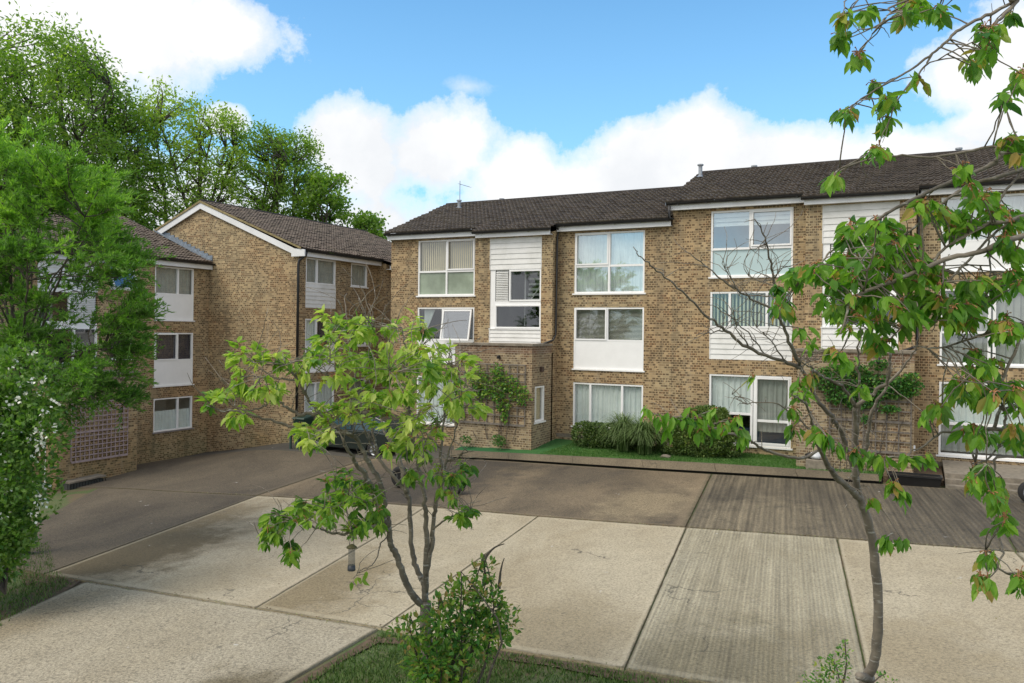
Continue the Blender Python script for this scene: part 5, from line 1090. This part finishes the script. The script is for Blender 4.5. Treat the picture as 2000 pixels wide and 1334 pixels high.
mb = MB(); mb.prism([(-20.95,23.2,z0+.05),(-20.55,23.2,z0+.05),(-20.55,23.6,z0+.05),(-20.95,23.6,z0+.05)], [(-21.02,23.1,z0+.98),(-20.48,23.1,z0+.98),(-20.48,23.66,z0+.98),(-21.02,23.66,z0+.98)]); mb.build('bin_body', DG, bn)
mb = MB(); mb.prism([(-21.05,23.06,z0+.98),(-20.45,23.06,z0+.98),(-20.45,23.7,z0+.98),(-21.05,23.7,z0+.98)], [(-21.03,23.1,z0+1.03),(-20.47,23.1,z0+1.03),(-20.47,23.7,z0+1.09),(-21.03,23.7,z0+1.09)]); mb.build('lid', DG, bn)
mb = MB(); lathe(mb, -20.95, 23.62, z0+.1, [(.0,-.03),(.1,-.03),(.1,.03),(0,.03)]); lathe(mb, -20.55, 23.62, z0+.1, [(.0,-.03),(.1,-.03),(.1,.03),(0,.03)]); mb.build('bin_wheels', BLACK, bn)
bn = thing('planter_stand', (-20.1, 22.75, Gs(-20.1, 22.75)), 'low green slatted planter stand in front of the bin', 'planter'); z0 = Gs(-20.2, 22.75); GT = plain('bluegreen_paint', (.045,.085,.075), .6)
mb = MB(); mb.box((-20.7,22.5,z0+.50),(-19.7,22.95,z0+.57)); mb.build('top', GT, bn)
for xx in (-20.66, -20.3, -19.78): mb = MB(); mb.box((xx,22.53,z0-.05),(xx+.06,22.6,z0+.5)); mb.box((xx,22.86,z0-.05),(xx+.06,22.92,z0+.5)); mb.build('leg', GT, bn)
for (px, Y, lb) in ((-12.55, 18.05, 'upright black tyre left of the central tree stems'), (-10.6, 17.75, 'black tyre standing right of the central tree stems')):
    z0 = Gs(px, Y); t = thing('tyre', (px, Y, z0), lb, 'tyre', 'loose tyres on the concrete'); mb = MB(); r = .3
    an = np.linspace(0, 2*math.pi, 29); pr = np.linspace(0, 2*math.pi, 11); mb.grid(np.array([[(px+(r-.09+.09*math.cos(b_))*math.cos(a), Y+.09*math.sin(b_), z0+r+(r-.09+.09*math.cos(b_))*math.sin(a)) for b_ in pr] for a in an])); mb.build('tyre_ring', plain('old_rubber', (.015,.015,.015), .8), t, smooth=True)
    mb = MB(); lathe(mb, px, Y, z0+r, [(.0,-.03),(.15,-.03),(.15,.03),(0,.03)]); mb.build('hub', BLACK, t)
# light well beside the left porch
z0 = -5.0; t = thing('light_well', (-23.7, 16.6, z0), 'dark railed light well at the foot of the left porch', 'light well')
mb = MB(); mb.prism([(-24.18,16.05,-5.0),(-23.75,16.05,-5.0),(-23.75,17.3,-4.95),(-24.18,17.3,-4.95)], [(-24.18,16.05,-4.95),(-23.75,16.05,-4.95),(-23.75,17.3,-4.90),(-24.18,17.3,-4.90)]); mb.build('concrete_lid', COPE, t)
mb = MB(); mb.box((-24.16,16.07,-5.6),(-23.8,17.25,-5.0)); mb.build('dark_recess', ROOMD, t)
mb = MB()
for yy in np.arange(16.0, 17.3, .1): mb.tube([(-23.78,yy,-5.4),(-23.78,yy,-5.0)], .012, 5)
mb.build('railings', BLACK, t)
# trough, ledges, sack, stone, moped by the right-hand porch
t = thing('trough_planter', (0., 22.3, -3.75), 'long black trough at the end of the kerb', 'planter'); mb = MB(); mb.prism([(-.52,22.2,-3.78),(.56,22.2,-3.78),(.56,22.55,-3.78),(-.52,22.55,-3.78)], [(-.58,22.14,-3.50),(.62,22.14,-3.50),(.62,22.6,-3.50),(-.58,22.6,-3.50)]); mb.build('trough_body', BLACK, t)
mb = MB(); mb.box((-.6,22.12,-3.51),(.64,22.17,-3.47)); mb.box((-.6,22.57,-3.51),(.64,22.62,-3.47)); mb.box((-.6,22.17,-3.51),(-.55,22.57,-3.47)); mb.box((.59,22.17,-3.51),(.64,22.57,-3.47)); mb.box((-.55,22.2,-3.56),(.6,22.55,-3.54)); mb.build('rim', BLACK, t)
mb = MB()
for k_, (ya, zz) in enumerate(((22.25,-3.66),(22.5,-3.55),(22.75,-3.44))): mb.box((.7,ya,-4.0),(3.6,25.2,zz+.002*k_))
struct(mb, 'terrace_steps', COPE)
mb = MB(); mb.box((-.7,22.65,-4.2),(.68,25.15,-3.62)); struct(mb, 'planting_bed', SOIL)
t = thing('stone_plinth', (-2.3, 23.0, -3.66), 'low stone block on the lawn beside the patio door', 'stone block'); mb = MB(); mb.box((-2.62,22.85,-3.7),(-2.1,23.3,-3.38)); o = mb.build('block', COPE, t); bv = o.modifiers.new('bevel', 'BEVEL'); bv.width = .02; bv.segments = 2
t = thing('plastic_sack', (-2.4, 23.0, -3.38), 'crumpled white and black sack lying on the stone block', 'sack')
def lump(c, r, n_=18, amp=.18, seed=0):
    q = np.random.default_rng(seed); th = np.linspace(0, math.pi, n_//2+1); ph = np.linspace(0, 2*math.pi, n_+1); k1, k2 = q.uniform(0, 6, 2); return np.array([[(c[0]+r[0]*math.sin(a)*math.cos(b_)*(1+amp*math.sin(3*a+k1)*math.cos(3*b_)), c[1]+r[1]*math.sin(a)*math.sin(b_)*(1+amp*math.cos(4*a+k2)*math.cos(2*b_)), c[2]+r[2]*math.cos(a)) for b_ in ph] for a in th])
mb = MB(); mb.grid(lump((-2.38,23.0,-3.28), (.17,.13,.11))); mb.build('sack_front', plain('white_sack', (.6,.62,.65), .4, .2, 8.), t, smooth=True); mb = MB(); mb.grid(lump((-2.5,23.08,-3.30), (.15,.13,.09), seed=3)); mb.build('sack_back', BLACK, t, smooth=True)
t = thing('garden_stone', (-6.6, 23.2, -3.7), 'small pale stone on the grass in front of the dome-shaped bush', 'stone'); mb = MB(); mb.grid(lump((-6.62,23.25,-3.70), (.15,.1,.08), amp=.3, seed=5)); mb.build('stone', COPE, t)
# black scooter at the right edge
sx, sy = 2.3, 20.9; z0 = Gs(sx, sy); t = thing('scooter', (sx, sy, z0), 'black motor scooter cut by the right edge of the photo', 'scooter')
mb = MB(); prof = [(-.55,.25),(-.62,.75),(-.5,.85),(.15,.8),(.25,.35),(.55,.3),(.72,1.0),(.82,1.0),(.85,.35),(.6,.18),(.0,.16)]
mb.prism([(sx+.9-a, sy-.15, z0+h) for a, h in prof], [(sx+.9-a, sy+.15, z0+h) for a, h in prof]); o = mb.build('bodywork', BLACK, t); bv = o.modifiers.new('bevel', 'BEVEL'); bv.width = .05; bv.segments = 3
wheel(t, sx+.02, sy, z0+.25, .25, .12, -1); wheel(t, sx+1.35, sy, z0+.25, .25, .12, -1)
mb = MB(); mb.tube([(sx+.13,sy-.3,z0+1.02),(sx+.16,sy,z0+1.05),(sx+.13,sy+.3,z0+1.02)], .018, 6); mb.tube([(sx+.14,sy-.2,z0+1.03),(sx-.02,sy-.3,z0+1.22)], .008, 5); mb.build('handlebar', BLACK, t)
mb = MB(); mb.grid(lump((sx-.04,sy-.33,z0+1.25), (.08,.03,.05), amp=0)); mb.build('mirror', plain('mirror_glass', (.5,.52,.56), .05, metal=1.), t, smooth=True)
